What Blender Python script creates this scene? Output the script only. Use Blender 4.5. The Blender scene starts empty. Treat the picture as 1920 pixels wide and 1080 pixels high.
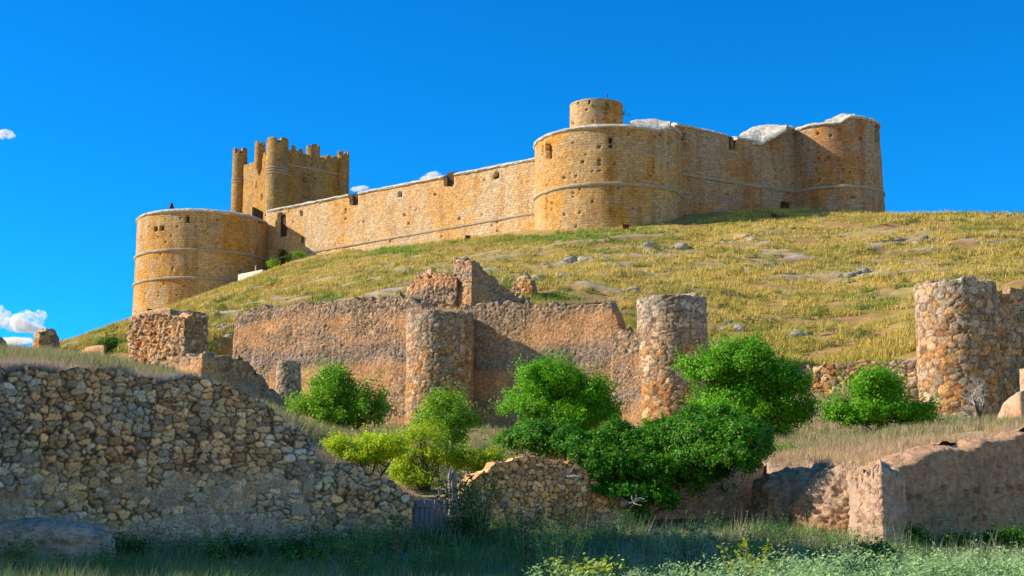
import bpy, math, random
import numpy as np
from mathutils import Vector

# ------------------------------------------------------------------ camera, sky, sun
F = 2667.0; PITCH = math.radians(9.0)
CP, SP = math.cos(PITCH), math.sin(PITCH)
S = bpy.context.scene
COL = S.collection
cam = bpy.data.cameras.new('camera'); cam.sensor_width = 36; cam.lens = F/1920*36
cam.clip_start = 0.5; cam.clip_end = 12000
camo = bpy.data.objects.new('camera', cam); COL.objects.link(camo)
camo.rotation_euler = (math.radians(90)+PITCH, 0, 0); S.camera = camo
SUN_EL = math.radians(31); SUN_AZ = math.radians(3)      # azimuth: from the left, 3 degrees beyond square-on
W = bpy.data.worlds.new('World'); S.world = W; W.use_nodes = True
nt = W.node_tree; nt.nodes.clear()
sky = nt.nodes.new('ShaderNodeTexSky'); sky.sky_type = 'NISHITA'; sky.sun_disc = False
sky.sun_elevation = SUN_EL; sky.sun_rotation = math.radians(-90)+SUN_AZ
sky.altitude = 900; sky.air_density = 1.0; sky.dust_density = 0.1; sky.ozone_density = 3.0
hs = nt.nodes.new('ShaderNodeHueSaturation'); hs.inputs['Hue'].default_value = 0.488; hs.inputs['Saturation'].default_value = 1.35
bg = nt.nodes.new('ShaderNodeBackground'); bg.inputs['Strength'].default_value = 0.15
wo = nt.nodes.new('ShaderNodeOutputWorld')
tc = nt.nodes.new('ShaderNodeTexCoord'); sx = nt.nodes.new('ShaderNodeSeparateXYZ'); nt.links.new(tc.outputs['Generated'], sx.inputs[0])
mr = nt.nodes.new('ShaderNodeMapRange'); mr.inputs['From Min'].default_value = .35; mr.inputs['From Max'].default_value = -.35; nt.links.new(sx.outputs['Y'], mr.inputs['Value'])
tint = nt.nodes.new('ShaderNodeMix'); tint.data_type = 'RGBA'; tint.inputs[6].default_value = (.05, .56, .88, 1); tint.inputs[7].default_value = (.95, .76, .70, 1)   # deep polarised blue to the north, southern half tinted paler as added warm fill
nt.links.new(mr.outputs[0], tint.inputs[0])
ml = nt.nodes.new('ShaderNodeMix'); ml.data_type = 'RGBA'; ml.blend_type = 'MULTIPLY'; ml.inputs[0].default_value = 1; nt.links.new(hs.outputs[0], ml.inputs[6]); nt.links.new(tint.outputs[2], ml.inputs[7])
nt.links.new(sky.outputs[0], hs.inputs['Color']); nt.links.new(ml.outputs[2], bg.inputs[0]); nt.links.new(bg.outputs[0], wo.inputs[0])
sl = bpy.data.lights.new('sun', 'SUN'); sl.energy = 5.0; sl.angle = math.radians(0.5); sl.color = (1.0, 0.87, 0.68)
so = bpy.data.objects.new('sun', sl); COL.objects.link(so)
tosun = Vector((-math.cos(SUN_EL)*math.cos(SUN_AZ), math.cos(SUN_EL)*math.sin(SUN_AZ), math.sin(SUN_EL)))
so.rotation_euler = tosun.to_track_quat('Z', 'Y').to_euler()
S.view_settings.view_transform = 'Standard'; S.view_settings.look = 'None'
S.view_settings.exposure = 0.66; S.view_settings.gamma = 1.0
S.cycles.max_bounces = 5; S.cycles.diffuse_bounces = 3; S.cycles.transparent_max_bounces = 12; S.cycles.volume_bounces = 3

# ------------------------------------------------------------------ projection helpers (photo pixels <-> metres)
def ray(px, py):
    u = (px-960)/F; v = (540-py)/F
    return np.array([u, CP-v*SP, SP+v*CP])
def at(px, py, D):
    r = ray(px, py); return r*(D/r[1])
def proj(P):
    P = np.asarray(P, float); w = P[..., 1]*CP+P[..., 2]*SP
    return 960+F*P[..., 0]/w, 540-F*(-P[..., 1]*SP+P[..., 2]*CP)/w
def on_line(px, py, A, B):
    """where the ray through a photo pixel meets the vertical plane over plan line A-B: (distance along, z)"""
    r = ray(px, py); A = np.asarray(A[:2], float); B = np.asarray(B[:2], float)
    d = B-A; L = np.linalg.norm(d); d = d/L; n = np.array([-d[1], d[0]])
    t = n.dot(A)/n.dot(r[:2]); P = r*t
    return (P[:2]-A).dot(d), P[2]

# ------------------------------------------------------------------ numpy noise
def h3(i, j, k, c=0):
    n = (i.astype(np.int64)*374761393+j.astype(np.int64)*668265263+k.astype(np.int64)*2147483647+c*1274126177) & 0xFFFFFFFF
    n = ((n ^ (n >> 13))*1274126177) & 0xFFFFFFFF
    n = ((n ^ (n >> 15))*2246822519) & 0xFFFFFFFF
    n = n ^ (n >> 16)
    return (n & 0xFFFFFF)/16777216.0
def vnoise(P, c=0):
    b = np.floor(P); f = P-b; f = f*f*(3-2*f); b = b.astype(np.int64); o = 0
    for dx in (0, 1):
        for dy in (0, 1):
            for dz in (0, 1):
                w = (f[:, 0] if dx else 1-f[:, 0])*(f[:, 1] if dy else 1-f[:, 1])*(f[:, 2] if dz else 1-f[:, 2])
                o = o+w*h3(b[:, 0]+dx, b[:, 1]+dy, b[:, 2]+dz, c)
    return o
def fbm(P, sc, c=0, o=4):
    P = np.asarray(P, float)/np.asarray(sc, float); a = .5; r = 0; t = 0
    for i in range(o):
        r = r+a*vnoise(P*2**i+17.3*i, c+i); t += a; a *= .5
    return r/t                                   # 0..1, mean .5
def voro(P, sc, c=0):
    Q = P/np.asarray(sc, float); b = np.floor(Q).astype(np.int64); n = len(P)
    f1 = np.full(n, 9.); f2 = np.full(n, 9.); idx = np.zeros((n, 3), np.int64)
    for dx in (-1, 0, 1):
        for dy in (-1, 0, 1):
            for dz in (-1, 0, 1):
                i, j, k = b[:, 0]+dx, b[:, 1]+dy, b[:, 2]+dz
                d = np.sqrt((i+.12+.76*h3(i, j, k, c+11)-Q[:, 0])**2+(j+.12+.76*h3(i, j, k, c+12)-Q[:, 1])**2+(k+.12+.76*h3(i, j, k, c+13)-Q[:, 2])**2)
                m = d < f1; f2 = np.where(m, f1, np.minimum(f2, d)); f1 = np.where(m, d, f1)
                idx[m] = np.stack([i, j, k], 1)[m]
    return f1, f2, idx
def sstep(x, a, b):
    t = np.clip((x-a)/(b-a), 0, 1); return t*t*(3-2*t)
rng = np.random.default_rng(7); random.seed(7)

# ------------------------------------------------------------------ object helpers
def tag(o, label=None, cat=None, group=None, kind=None):
    if label: o['label'] = label
    if cat: o['category'] = cat
    if group: o['group'] = group
    if kind: o['kind'] = kind
    return o
def empty(name, loc, label, cat, group=None):
    o = bpy.data.objects.new(name, None); COL.objects.link(o); o.location = loc
    o.empty_display_size = .3
    return tag(o, label, cat, group)
def mesh_obj(name, V, faces, mat, parent=None, col=None, uv=None, smooth=False):
    """V (n,3) in world metres; faces: (m,4) or (m,3) array or list of index tuples"""
    V = np.asarray(V, np.float64)
    if parent is not None:
        off = np.zeros(3); p = parent
        while p is not None:
            off += np.array(p.location); p = p.parent
        loc = np.zeros(3); V = V-off
    else:
        loc = np.array([V[:, 0].mean(), V[:, 1].mean(), V[:, 2].min()]); V = V-loc
    me = bpy.data.meshes.new(name)
    if isinstance(faces, np.ndarray):
        m, k = faces.shape
        me.vertices.add(len(V)); me.vertices.foreach_set('co', V.astype(np.float32).ravel())
        me.loops.add(m*k); me.loops.foreach_set('vertex_index', faces.astype(np.int32).ravel())
        me.polygons.add(m); me.polygons.foreach_set('loop_start', np.arange(0, m*k, k, dtype=np.int32))
        me.polygons.foreach_set('loop_total', np.full(m, k, np.int32))
        me.update(calc_edges=True)
    else:
        me.from_pydata([tuple(v) for v in V], [], [tuple(int(i) for i in f) for f in faces])
    if col is not None:
        a = me.color_attributes.new('Col', 'FLOAT_COLOR', 'POINT')
        c = np.ones((len(V), 4), np.float32); c[:, :3] = col; a.data.foreach_set('color', c.ravel())
    if uv is not None:
        l = me.uv_layers.new(name='UVMap'); vi = np.zeros(len(me.loops), np.int32); me.loops.foreach_get('vertex_index', vi)
        l.data.foreach_set('uv', np.asarray(uv, np.float32)[vi].ravel())
    if smooth: me.polygons.foreach_set('use_smooth', np.ones(len(me.polygons), bool))
    me.materials.append(mat)
    o = bpy.data.objects.new(name, me); COL.objects.link(o); o.location = loc
    if parent is not None: o.parent = parent
    return o

class MB:
    """collects simple shapes into one mesh"""
    def __init__(s): s.v = []; s.f = []
    def add(s, V, Fc):
        n = len(s.v); s.v += [tuple(p) for p in V]; s.f += [tuple(i+n for i in f) for f in Fc]
    def tube(s, pts, rad, seg=6):
        pts = [Vector(p) for p in pts]; V = []; n = len(pts)
        for i, p in enumerate(pts):
            t = (pts[min(i+1, n-1)]-pts[max(i-1, 0)])
            if t.length < 1e-6: t = Vector((0, 0, 1))
            t.normalize(); a = t.orthogonal().normalized(); b = t.cross(a); r = rad[i] if hasattr(rad, '__len__') else rad
            if i: # keep frames aligned
                a = (pa-t*pa.dot(t)).normalized(); b = t.cross(a)
            pa = a
            V += [p+(a*math.cos(2*math.pi*k/seg)+b*math.sin(2*math.pi*k/seg))*r for k in range(seg)]
        Fc = [(i*seg+k, i*seg+(k+1) % seg, (i+1)*seg+(k+1) % seg, (i+1)*seg+k) for i in range(n-1) for k in range(seg)]
        Fc.append(tuple(range(seg-1, -1, -1))); Fc.append(tuple((n-1)*seg+k for k in range(seg)))
        s.add(V, Fc)
    def box(s, c, size, rot=0, jit=0, taper=1.0):
        ca, sa = math.cos(rot), math.sin(rot); V = []
        for z in (-1, 1):
            for x, y in ((-1, -1), (1, -1), (1, 1), (-1, 1)):
                k = taper if z > 0 else 1
                X, Y, Z = x*size[0]/2*k+random.uniform(-jit, jit), y*size[1]/2*k+random.uniform(-jit, jit), z*size[2]/2+random.uniform(-jit, jit)
                V.append((c[0]+X*ca-Y*sa, c[1]+X*sa+Y*ca, c[2]+Z))
        s.add(V, [(0, 3, 2, 1), (4, 5, 6, 7), (0, 1, 5, 4), (1, 2, 6, 5), (2, 3, 7, 6), (3, 0, 4, 7)])
    def build(s, name, mat, parent=None, smooth=False):
        return mesh_obj(name, np.array(s.v), s.f, mat, parent, smooth=smooth)

# ------------------------------------------------------------------ materials
def newmat(name):
    m = bpy.data.materials.new(name); m.use_nodes = True; t = m.node_tree; t.nodes.clear()
    out = t.nodes.new('ShaderNodeOutputMaterial'); return m, t, out
def nd(t, ty, **kw):
    n = t.nodes.new(ty)
    for k, v in kw.items():
        if k in n.inputs: n.inputs[k].default_value = v
        else: setattr(n, k, v)
    return n
def ramp(t, fac, stops):
    r = t.nodes.new('ShaderNodeValToRGB'); e = r.color_ramp.elements
    while len(e) < len(stops): e.new(.5)
    for i, (p, c) in enumerate(stops): e[i].position = p; e[i].color = (*c, 1)
    t.links.new(fac, r.inputs[0]); return r.outputs[0]
def mix(t, fac, a, b, mode='MIX'):
    n = t.nodes.new('ShaderNodeMix'); n.data_type = 'RGBA'; n.blend_type = mode
    for s_, x in ((0, fac), (6, a), (7, b)):
        if isinstance(x, (int, float)): n.inputs[s_].default_value = x
        elif isinstance(x, tuple): n.inputs[s_].default_value = (*x, 1)
        else: t.links.new(x, n.inputs[s_])
    return n.outputs[2]
def mapped(t, scale):
    g = t.nodes.new('ShaderNodeNewGeometry'); m = t.nodes.new('ShaderNodeMapping'); m.inputs['Scale'].default_value = scale
    t.links.new(g.outputs['Position'], m.inputs[0]); return m.outputs[0]
def noise(t, scale, sc=(1, 1, 1), detail=5, rough=.6):
    n = nd(t, 'ShaderNodeTexNoise'); n.inputs['Scale'].default_value = scale; n.inputs['Detail'].default_value = detail
    n.inputs['Roughness'].default_value = rough; t.links.new(mapped(t, sc), n.inputs['Vector']); return n.outputs['Fac']
def finish(t, out, colr, bumps, rough=.92):
    b = nd(t, 'ShaderNodeBsdfPrincipled'); b.inputs['Roughness'].default_value = rough; b.inputs['Specular IOR Level'].default_value = .15
    t.links.new(colr, b.inputs['Base Color']); nrm = None
    for h, st, di in bumps:
        bu = t.nodes.new('ShaderNodeBump'); bu.inputs['Strength'].default_value = st; bu.inputs['Distance'].default_value = di
        t.links.new(h, bu.inputs['Height'])
        if nrm: t.links.new(nrm, bu.inputs['Normal'])
        nrm = bu.outputs[0]
    if nrm: t.links.new(nrm, b.inputs['Normal'])
    t.links.new(b.outputs[0], out.inputs[0])

def rubble_mat(name, s1, s2, amt=.5, bump=.03):
    m, t, out = newmat(name)
    a = nd(t, 'ShaderNodeAttribute', attribute_name='Col')
    n1 = noise(t, s1); n2 = noise(t, s2, detail=3)
    c = mix(t, 1.0, a.outputs['Color'], ramp(t, n1, [(.25, (1-amt,)*3), (.75, (1+amt*.8,)*3)]), 'MULTIPLY')
    c = mix(t, 1.0, c, ramp(t, n2, [(.3, (.82, .84, .88)), (.7, (1.15, 1.1, 1.04))]), 'MULTIPLY')
    finish(t, out, c, [(n1, .8, bump), (n2, .6, bump*.5)]); return m
M = {}
M['rubble_near'] = rubble_mat('rubble_stone_near', 16, 60, .6, .035)
M['rubble_far'] = rubble_mat('rubble_stone_far', 7, 20, .6, .12)
M['rock'] = rubble_mat('grey_rock', 3, 11, .45, .12)
M['adobe'] = rubble_mat('adobe_earth', 6, 40, .5, .09)
M['ground'] = rubble_mat('ground_soil', 1.2, 9, .35, .08)

def castle_mat(name, base, warm, dark, grey, stainw, bw=.62, bh=.34, jit=1.0):
    m, t, out = newmat(name)
    uv = t.nodes.new('ShaderNodeUVMap'); uv.uv_map = 'UVMap'
    wn = noise(t, .9); dm = nd(t, 'ShaderNodeVectorMath', operation='SCALE'); 
    nn = nd(t, 'ShaderNodeTexNoise'); nn.inputs['Scale'].default_value = 1.1
    t.links.new(mapped(t, (1, 1, 1)), nn.inputs['Vector'])
    t.links.new(nn.outputs['Color'], dm.inputs[0]); dm.inputs[3].default_value = .35*jit
    ad = nd(t, 'ShaderNodeVectorMath', operation='ADD'); t.links.new(uv.outputs[0], ad.inputs[0]); t.links.new(dm.outputs[0], ad.inputs[1])
    br = t.nodes.new('ShaderNodeTexBrick'); br.inputs['Scale'].default_value = 1; br.inputs['Brick Width'].default_value = bw
    br.inputs['Row Height'].default_value = bh; br.inputs['Mortar Size'].default_value = .03; br.inputs['Mortar Smooth'].default_value = .5
    br.inputs['Color1'].default_value = (.84, .83, .84, 1); br.inputs['Color2'].default_value = (1.12, 1.11, 1.08, 1)
    br.inputs['Mortar'].default_value = (.66, .60, .54, 1); br.inputs['Bias'].default_value = 0
    t.links.new(ad.outputs[0], br.inputs['Vector'])
    big = noise(t, .16, (1, 1, .45), 5); streak = noise(t, .55, (1, 1, .12), 5, .7); fine = noise(t, 2.6, (1, 1, 1), 6, .75); band = noise(t, .22, (.25, .25, 1.6), 4)
    mid = noise(t, .5, (1, 1, .6), 5, .65)
    c = mix(t, ramp(t, big, [(.42, (0, 0, 0)), (.58, (1, 1, 1))]), base, warm)
    c = mix(t, ramp(t, mid, [(.52, (0, 0, 0)), (.64, (.8, .8, .8))]), c, grey)
    c = mix(t, ramp(t, streak, [(.5, (0, 0, 0)), (.68, (.85, .85, .85))]), c, dark)
    c = mix(t, ramp(t, band, [(.52, (0, 0, 0)), (.72, (stainw,)*3)]), c, grey)
    c = mix(t, 1.0, c, br.outputs['Color'], 'MULTIPLY')
    c = mix(t, 1.0, c, ramp(t, fine, [(.28, (.5, .5, .52)), (.5, (1, 1, 1)), (.72, (1.35, 1.3, 1.25))]), 'MULTIPLY')
    inv = nd(t, 'ShaderNodeMath', operation='SUBTRACT'); inv.inputs[0].default_value = 1; t.links.new(br.outputs['Fac'], inv.inputs[1])
    finish(t, out, c, [(inv.outputs[0], .4, .06), (fine, .9, .2)]); return m
M['castle'] = castle_mat('castle_masonry', (.60, .41, .21), (.60, .31, .07), (.36, .155, .03), (.50, .38, .25), .6)
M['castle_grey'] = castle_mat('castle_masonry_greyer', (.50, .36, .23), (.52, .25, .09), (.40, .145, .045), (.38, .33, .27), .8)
M['castle_wall'] = castle_mat('castle_masonry_pale', (.70, .51, .31), (.72, .42, .16), (.58, .29, .09), (.60, .48, .34), .5)
M['keep'] = castle_mat('keep_masonry', (.44, .28, .11), (.48, .25, .06), (.30, .15, .05), (.27, .20, .12), .5, .8, .4)

def plain(name, c1, c2, scale=3, bump=.02, rough=.9, sc=(1, 1, 1)):
    m, t, out = newmat(name); n = noise(t, scale, sc, 6, .65)
    finish(t, out, ramp(t, n, [(.3, c1), (.7, c2)]), [(n, .6, bump)], rough); return m
M['coping'] = plain('pale_coping_mortar', (.26, .24, .20), (.78, .74, .66), 2.2, .3)
M['moulding'] = plain('grey_moulding_stone', (.26, .22, .17), (.50, .40, .28), 1.6, .08)
M['void'] = plain('painted_opening_shade', (.05, .035, .02), (.10, .07, .045), 2)  # dark colour stands in for the shade inside windows and doorway
M['white'] = plain('white_render', (.62, .58, .52), (.8, .77, .72), 2)
M['block'] = plain('pale_block_stone', (.36, .29, .20), (.50, .42, .30), 6)
M['rust'] = plain('rusty_metal', (.09, .02, .012), (.16, .045, .03), 4)
M['planks'] = plain('weathered_planks', (.10, .13, .17), (.24, .29, .34), 6, .02, .8, (4, 4, .4))
M['log'] = plain('weathered_log', (.12, .10, .09), (.42, .38, .34), 8, .05, .9, (4, 4, .3))
M['bark'] = plain('bark', (.07, .05, .035), (.16, .12, .09), 9, .03)
M['twig'] = plain('grey_twigs', (.30, .26, .22), (.52, .47, .42), 9, .01)
def leafmat(name, trans=.35, rough=.55):
    m, t, out = newmat(name); a = nd(t, 'ShaderNodeAttribute', attribute_name='Col')
    b = nd(t, 'ShaderNodeBsdfPrincipled'); b.inputs['Roughness'].default_value = rough; b.inputs['Specular IOR Level'].default_value = .25
    tr = t.nodes.new('ShaderNodeBsdfTranslucent'); mx = t.nodes.new('ShaderNodeMixShader'); mx.inputs[0].default_value = trans
    t.links.new(a.outputs['Color'], b.inputs['Base Color']); t.links.new(a.outputs['Color'], tr.inputs[0])
    t.links.new(b.outputs[0], mx.inputs[1]); t.links.new(tr.outputs[0], mx.inputs[2]); t.links.new(mx.outputs[0], out.inputs[0]); return m
M['leaf'] = leafmat('leaves', .42); M['grass'] = leafmat('grass_blades', .3, .8)

# ------------------------------------------------------------------ plan of the walls (photo pixel, depth) -> metres
def pl(px, D, py=800):
    p = at(px, py, D); return p[:2]
FW1 = (pl(-170, 29.8, 850), pl(588, 34.6, 850)); FW2 = (pl(583, 34.9, 950), pl(773, 36.6, 950))
FW3 = (pl(857, 37.4, 930), pl(1190, 40.2, 930)); FW4 = (pl(1195, 41.5, 930), pl(1432, 43.5, 930))
AW = (pl(1688, 36.0, 930), pl(2080, 43.0, 930))
TW1 = (pl(437, 96, 680), pl(790, 88.6, 680)); TW2 = (pl(860, 90.2, 680), pl(1162, 86.2, 680))
TW3 = (pl(1290, 86.5, 710), pl(1745, 80, 710)); TW4 = (pl(1850, 78.6, 650), pl(2060, 83, 650))

# ------------------------------------------------------------------ terrain
class TPS:
    def __init__(s, pts):
        P = np.array(pts, float); s.P = P[:, :2]/50; n = len(P)
        A = np.zeros((n+3, n+3)); A[:n, :n] = s.k(s.P, s.P)+np.eye(n)*1e-3
        A[:n, n] = 1; A[:n, n+1:] = s.P; A[n:, :n] = A[:n, n:].T
        s.w = np.linalg.solve(A, np.concatenate([P[:, 2], np.zeros(3)]))
    def k(s, a, b):
        r2 = ((a[:, None]-b[None])**2).sum(2)+1e-9; return r2*np.log(r2)*.5
    def __call__(s, x, y):
        Q = np.stack([x, y], 1)/50; out = np.zeros(len(Q)); n = len(s.P)
        for i in range(0, len(Q), 20000):
            q = Q[i:i+20000]; out[i:i+20000] = s.k(q, s.P)@s.w[:n]+s.w[n]+q@s.w[n+1:]
        return out
def pix(lst): return [tuple(at(a, b, d)) for a, b, d in lst]
def pxz(px, D, z): p = pl(px, D); return (p[0], p[1], z)
Z0 = TPS(pix([(0, 1052, 29), (500, 1048, 33), (800, 1015, 36), (1000, 1000, 37), (1200, 995, 40), (1400, 972, 42), (1650, 1045, 33), (1850, 1012, 38)])
         + [(-20, 12, -1.5), (0, 12, -1.6), (20, 12, -1.6), (-12, 0, -1.6), (12, 0, -1.6), (0, -15, -1.6), (-25, 30, -1.1), (25, 35, -.9), (0, 24, -1.4)])
Z1 = TPS(pix([(0, 712, 36), (0, 690, 42), (0, 680, 62), (250, 706, 40), (240, 690, 60), (300, 700, 78), (480, 778, 42), (480, 790, 60), (440, 755, 50), (340, 712, 50), (420, 745, 74), (470, 790, 88), (540, 800, 74), (440, 760, 92),
              (500, 790, 84), (600, 800, 91), (760, 800, 87), (1000, 805, 86), (1200, 800, 84), (835, 858, 50), (650, 828, 62), (600, 868, 38), (680, 882, 40), (740, 930, 39), (760, 965, 42), (830, 975, 41), (845, 940, 50), (700, 872, 48),
              (900, 842, 60), (960, 868, 42), (1100, 830, 55), (1450, 862, 47), (1430, 848, 62), (1560, 832, 51), (1700, 812, 52), (1900, 800, 54),
              (1510, 868, 43), (1600, 868, 41.5), (1650, 862, 40.5), (1760, 846, 41.5), (1850, 822, 44), (1700, 834, 42.5), (1900, 806, 47), (1600, 744, 80), (1790, 797, 75), (1550, 775, 70), (1400, 800, 75), (2100, 790, 60), (2100, 760, 78), (-250, 720, 40), (-250, 690, 70)]))
Z2 = TPS(pix([(437, 640, 98), (760, 590, 96), (1000, 578, 97), (1200, 640, 92), (1360, 688, 88), (1510, 686, 85), (1720, 672, 84), (1900, 590, 88), (1300, 560, 110),
              (1600, 560, 111), (1900, 520, 112), (1600, 640, 92), (1660, 403, 172), (1780, 404, 170), (1920, 407, 166), (1500, 403, 174), (1400, 404, 172), (1330, 408, 170),
              (1560, 398, 181), (1380, 396, 178),
              (1300, 418, 168), (1143, 430, 166), (1000, 434, 172), (760, 464, 187), (580, 484, 199), (500, 505, 201), (530, 501, 200.5), (440, 528, 195.5), (380, 557, 195), (300, 582, 197), (250, 594, 203),
              (185, 620, 190), (115, 652, 168), (115, 690, 95), (255, 645, 100), (0, 700, 150), (0, 715, 95), (500, 545, 150), (500, 572, 120), (410, 655, 85), (400, 607, 110),
              (800, 500, 150), (760, 543, 115), (1000, 500, 135), (1200, 500, 131), (1500, 500, 133), (1500, 440, 155), (1800, 480, 138), (-300, 770, 150), (-300, 750, 90),
              (2200, 425, 165), (2200, 520, 125), (2200, 600, 92)])
         + [pxz(380, 230, 29), pxz(100, 215, 14), pxz(-100, 230, 8), pxz(800, 225, 33), pxz(1200, 225, 35), pxz(1600, 215, 36), pxz(1900, 200, 31), pxz(2200, 210, 28)])
def polyline(pts):
    P = np.array(sorted([tuple(p) for p in pts])); return lambda x: np.interp(x, P[:, 0], P[:, 1])
yF = polyline([FW1[0]+[0, .3], FW1[1]+[0, .3], FW2[1]+[0, .3], FW2[1]+[.1, 1.2], FW3[0]+[-.1, 1.], FW3[0]+[0, .35], FW3[1]+[0, .5], FW4[0]+[.1, .3], FW4[1]+[0, .1], pl(1470, 40.6, 930), pl(1560, 39.3, 930), pl(1620, 36.5), AW[0]+[.2, .35], AW[1]+[0, .35], (40, 46), (-30, 29.5)])
yT = polyline([(-70, 96), (pl(330, 94)), pl(425, 97), TW1[0]+[0, .5], TW1[1]+[0, .6], TW2[0]+[0, .6], TW2[1]+[0, .6], TW3[0]+[0, .5], TW3[1]+[0, .4], TW4[1]+[0, .5], (80, 90)])
def terrain(x, y, detail=True):
    z0, z1, z2 = Z0(x, y), Z1(x, y), Z2(x, y)
    a = sstep(y-yF(x), 0, .7+2.6*np.exp(-((x-8.3)/.95)**4)); b = sstep(y-yT(x), 0, np.where(x < -19.2, 12.0, .9))
    z = z0*(1-a)+z1*a; z = z*(1-b)+z2*b
    far = np.maximum(sstep(y, 225, 420), np.maximum(sstep(np.abs(x)/(np.abs(y)+30), .55, 1.1), sstep(-y, 10, 60)))
    z = z*(1-far)-3*far
    if detail:
        P = np.stack([x, y, 0*x], 1)
        z = z+(fbm(P, 9, 3, 5)-.5)*1.6*sstep(y, 80, 110)*(1-sstep(y, 155, 172)*.6)+(fbm(P, 2.2, 8, 4)-.5)*.35*sstep(y, 5, 40)
        # outcrop ledges across the slope
        led = np.abs(fbm(np.stack([x*.35, y, 0*x], 1), 6, 21, 3)-.5); z = z+(.06-np.minimum(led, .06))*8*sstep(y, 95, 110)*(1-sstep(y, 155, 165))
    return z
def tz(x, y): return float(terrain(np.array([float(x)]), np.array([float(y)]))[0])

def terrain_color(x, y):
    P = np.stack([x, y, 0*x], 1)
    n1 = fbm(P, (14, 7, 1), 31, 4)[:, None]; n2 = fbm(P, (3.5, 1.6, 1), 37, 4)[:, None]
    gold = np.array([.34, .23, .06]); straw = np.array([.38, .29, .10]); olive = np.array([.17, .18, .04]); soil = np.array([.38, .22, .10]); rock = np.array([.36, .34, .30])
    c = straw+(gold-straw)*sstep(n1, .4, .6); c = c+(olive-c)*sstep(n1, .50, .66)*.4; c = c+(soil-c)*sstep(n2, .54, .70)*.8
    led = np.abs(fbm(np.stack([x*.35, y, 0*x], 1), 6, 21, 3)-.5)[:, None]
    rk = (1-sstep(led, .008, .028))*sstep(n2, .46, .54)*(sstep(y, 95, 110)*(1-sstep(y, 152, 160)))[:, None]
    c = c+(rock*(.5+n2)-c)*rk*.6
    b = sstep(y-yT(x), -2, 3)[:, None]; ter = np.array([.34, .26, .15])+(n2-.5)*np.array([.1, .1, .1])
    c = ter*(1-b)+c*b
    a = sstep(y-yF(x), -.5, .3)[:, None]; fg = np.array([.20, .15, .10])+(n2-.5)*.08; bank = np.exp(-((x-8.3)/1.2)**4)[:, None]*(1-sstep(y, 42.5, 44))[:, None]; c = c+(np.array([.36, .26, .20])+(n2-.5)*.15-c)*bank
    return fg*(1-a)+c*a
def build_terrain():
    u = np.concatenate([np.linspace(-3, -.62, 30)[:-1], np.linspace(-.62, .62, 620), np.linspace(.62, 3, 30)[1:]])
    D = np.concatenate([np.linspace(-40, 18, 30)[:-1], np.linspace(18, 30, 40)[:-1], np.linspace(30, 50, 170)[:-1], np.linspace(50, 78, 90)[:-1], np.linspace(78, 100, 120)[:-1],
                        np.linspace(100, 185, 240)[:-1], np.linspace(185, 420, 70)[:-1], np.geomspace(420, 8000, 20)])
    U, DD = np.meshgrid(u, D); X = (U*(np.abs(DD)*.92+8)).ravel(); Y = DD.ravel(); Zz = terrain(X, Y)
    nr, nc = U.shape; i = np.arange(nr*nc).reshape(nr, nc)
    Fc = np.stack([i[:-1, :-1], i[:-1, 1:], i[1:, 1:], i[1:, :-1]], -1).reshape(-1, 4)
    o = mesh_obj('terrain', np.stack([X, Y, Zz], 1), Fc, M['ground'], col=terrain_color(X, Y), smooth=True)
    tag(o, 'dry grassy castle hill and the ground below it', 'hill', kind='structure')
build_terrain()

# ------------------------------------------------------------------ stone solids
def loop_wall(A, B, th, res, endround=.15, coarse=4):
    """closed plan loop round a straight wall, front face from A to B; returns loop, cap target"""
    A = np.array(A, float); B = np.array(B, float); d = B-A; L = np.linalg.norm(d); d /= L; n = np.array([-d[1], d[0]])
    if n[1] < 0: n = -n
    nf = max(4, int(L/res)); nb = max(4, nf//coarse); ne = max(3, int(th/res))
    f = A+np.linspace(0, 1, nf)[:, None]*(B-A)
    e = B+np.linspace(0, 1, ne+1)[1:, None]*n*th
    b = B+n*th+np.linspace(0, 1, nb+1)[1:, None]*(A-B)
    g = A+n*th+np.linspace(0, 1, ne+1)[1:-1, None]*(-n*th)
    P = np.concatenate([f, e, b, g]); s = np.clip((P-A)@d, 0, L); c = A+np.clip(s, th*.4, L-th*.4)[:, None]*d+n*th/2
    return P, c
def loop_circle(c, r, res):
    k = max(12, int(2*math.pi*r/res)); a = -math.pi/2+np.arange(k)*2*math.pi/k
    c = np.array(c[:2], float); return c+r*np.stack([np.cos(a), np.sin(a)], 1), np.repeat(c[None], k, 0)
def loop_poly(pts, res):
    pts = [np.array(p[:2], float) for p in pts]; out = []
    for i, a in enumerate(pts):
        b = pts[(i+1) % len(pts)]; k = max(2, int(np.linalg.norm(b-a)/res)); out.append(a+np.arange(k)[:, None]/k*(b-a))
    P = np.concatenate(out); c = P.mean(0); return P, np.repeat(c[None], len(P), 0)
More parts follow.
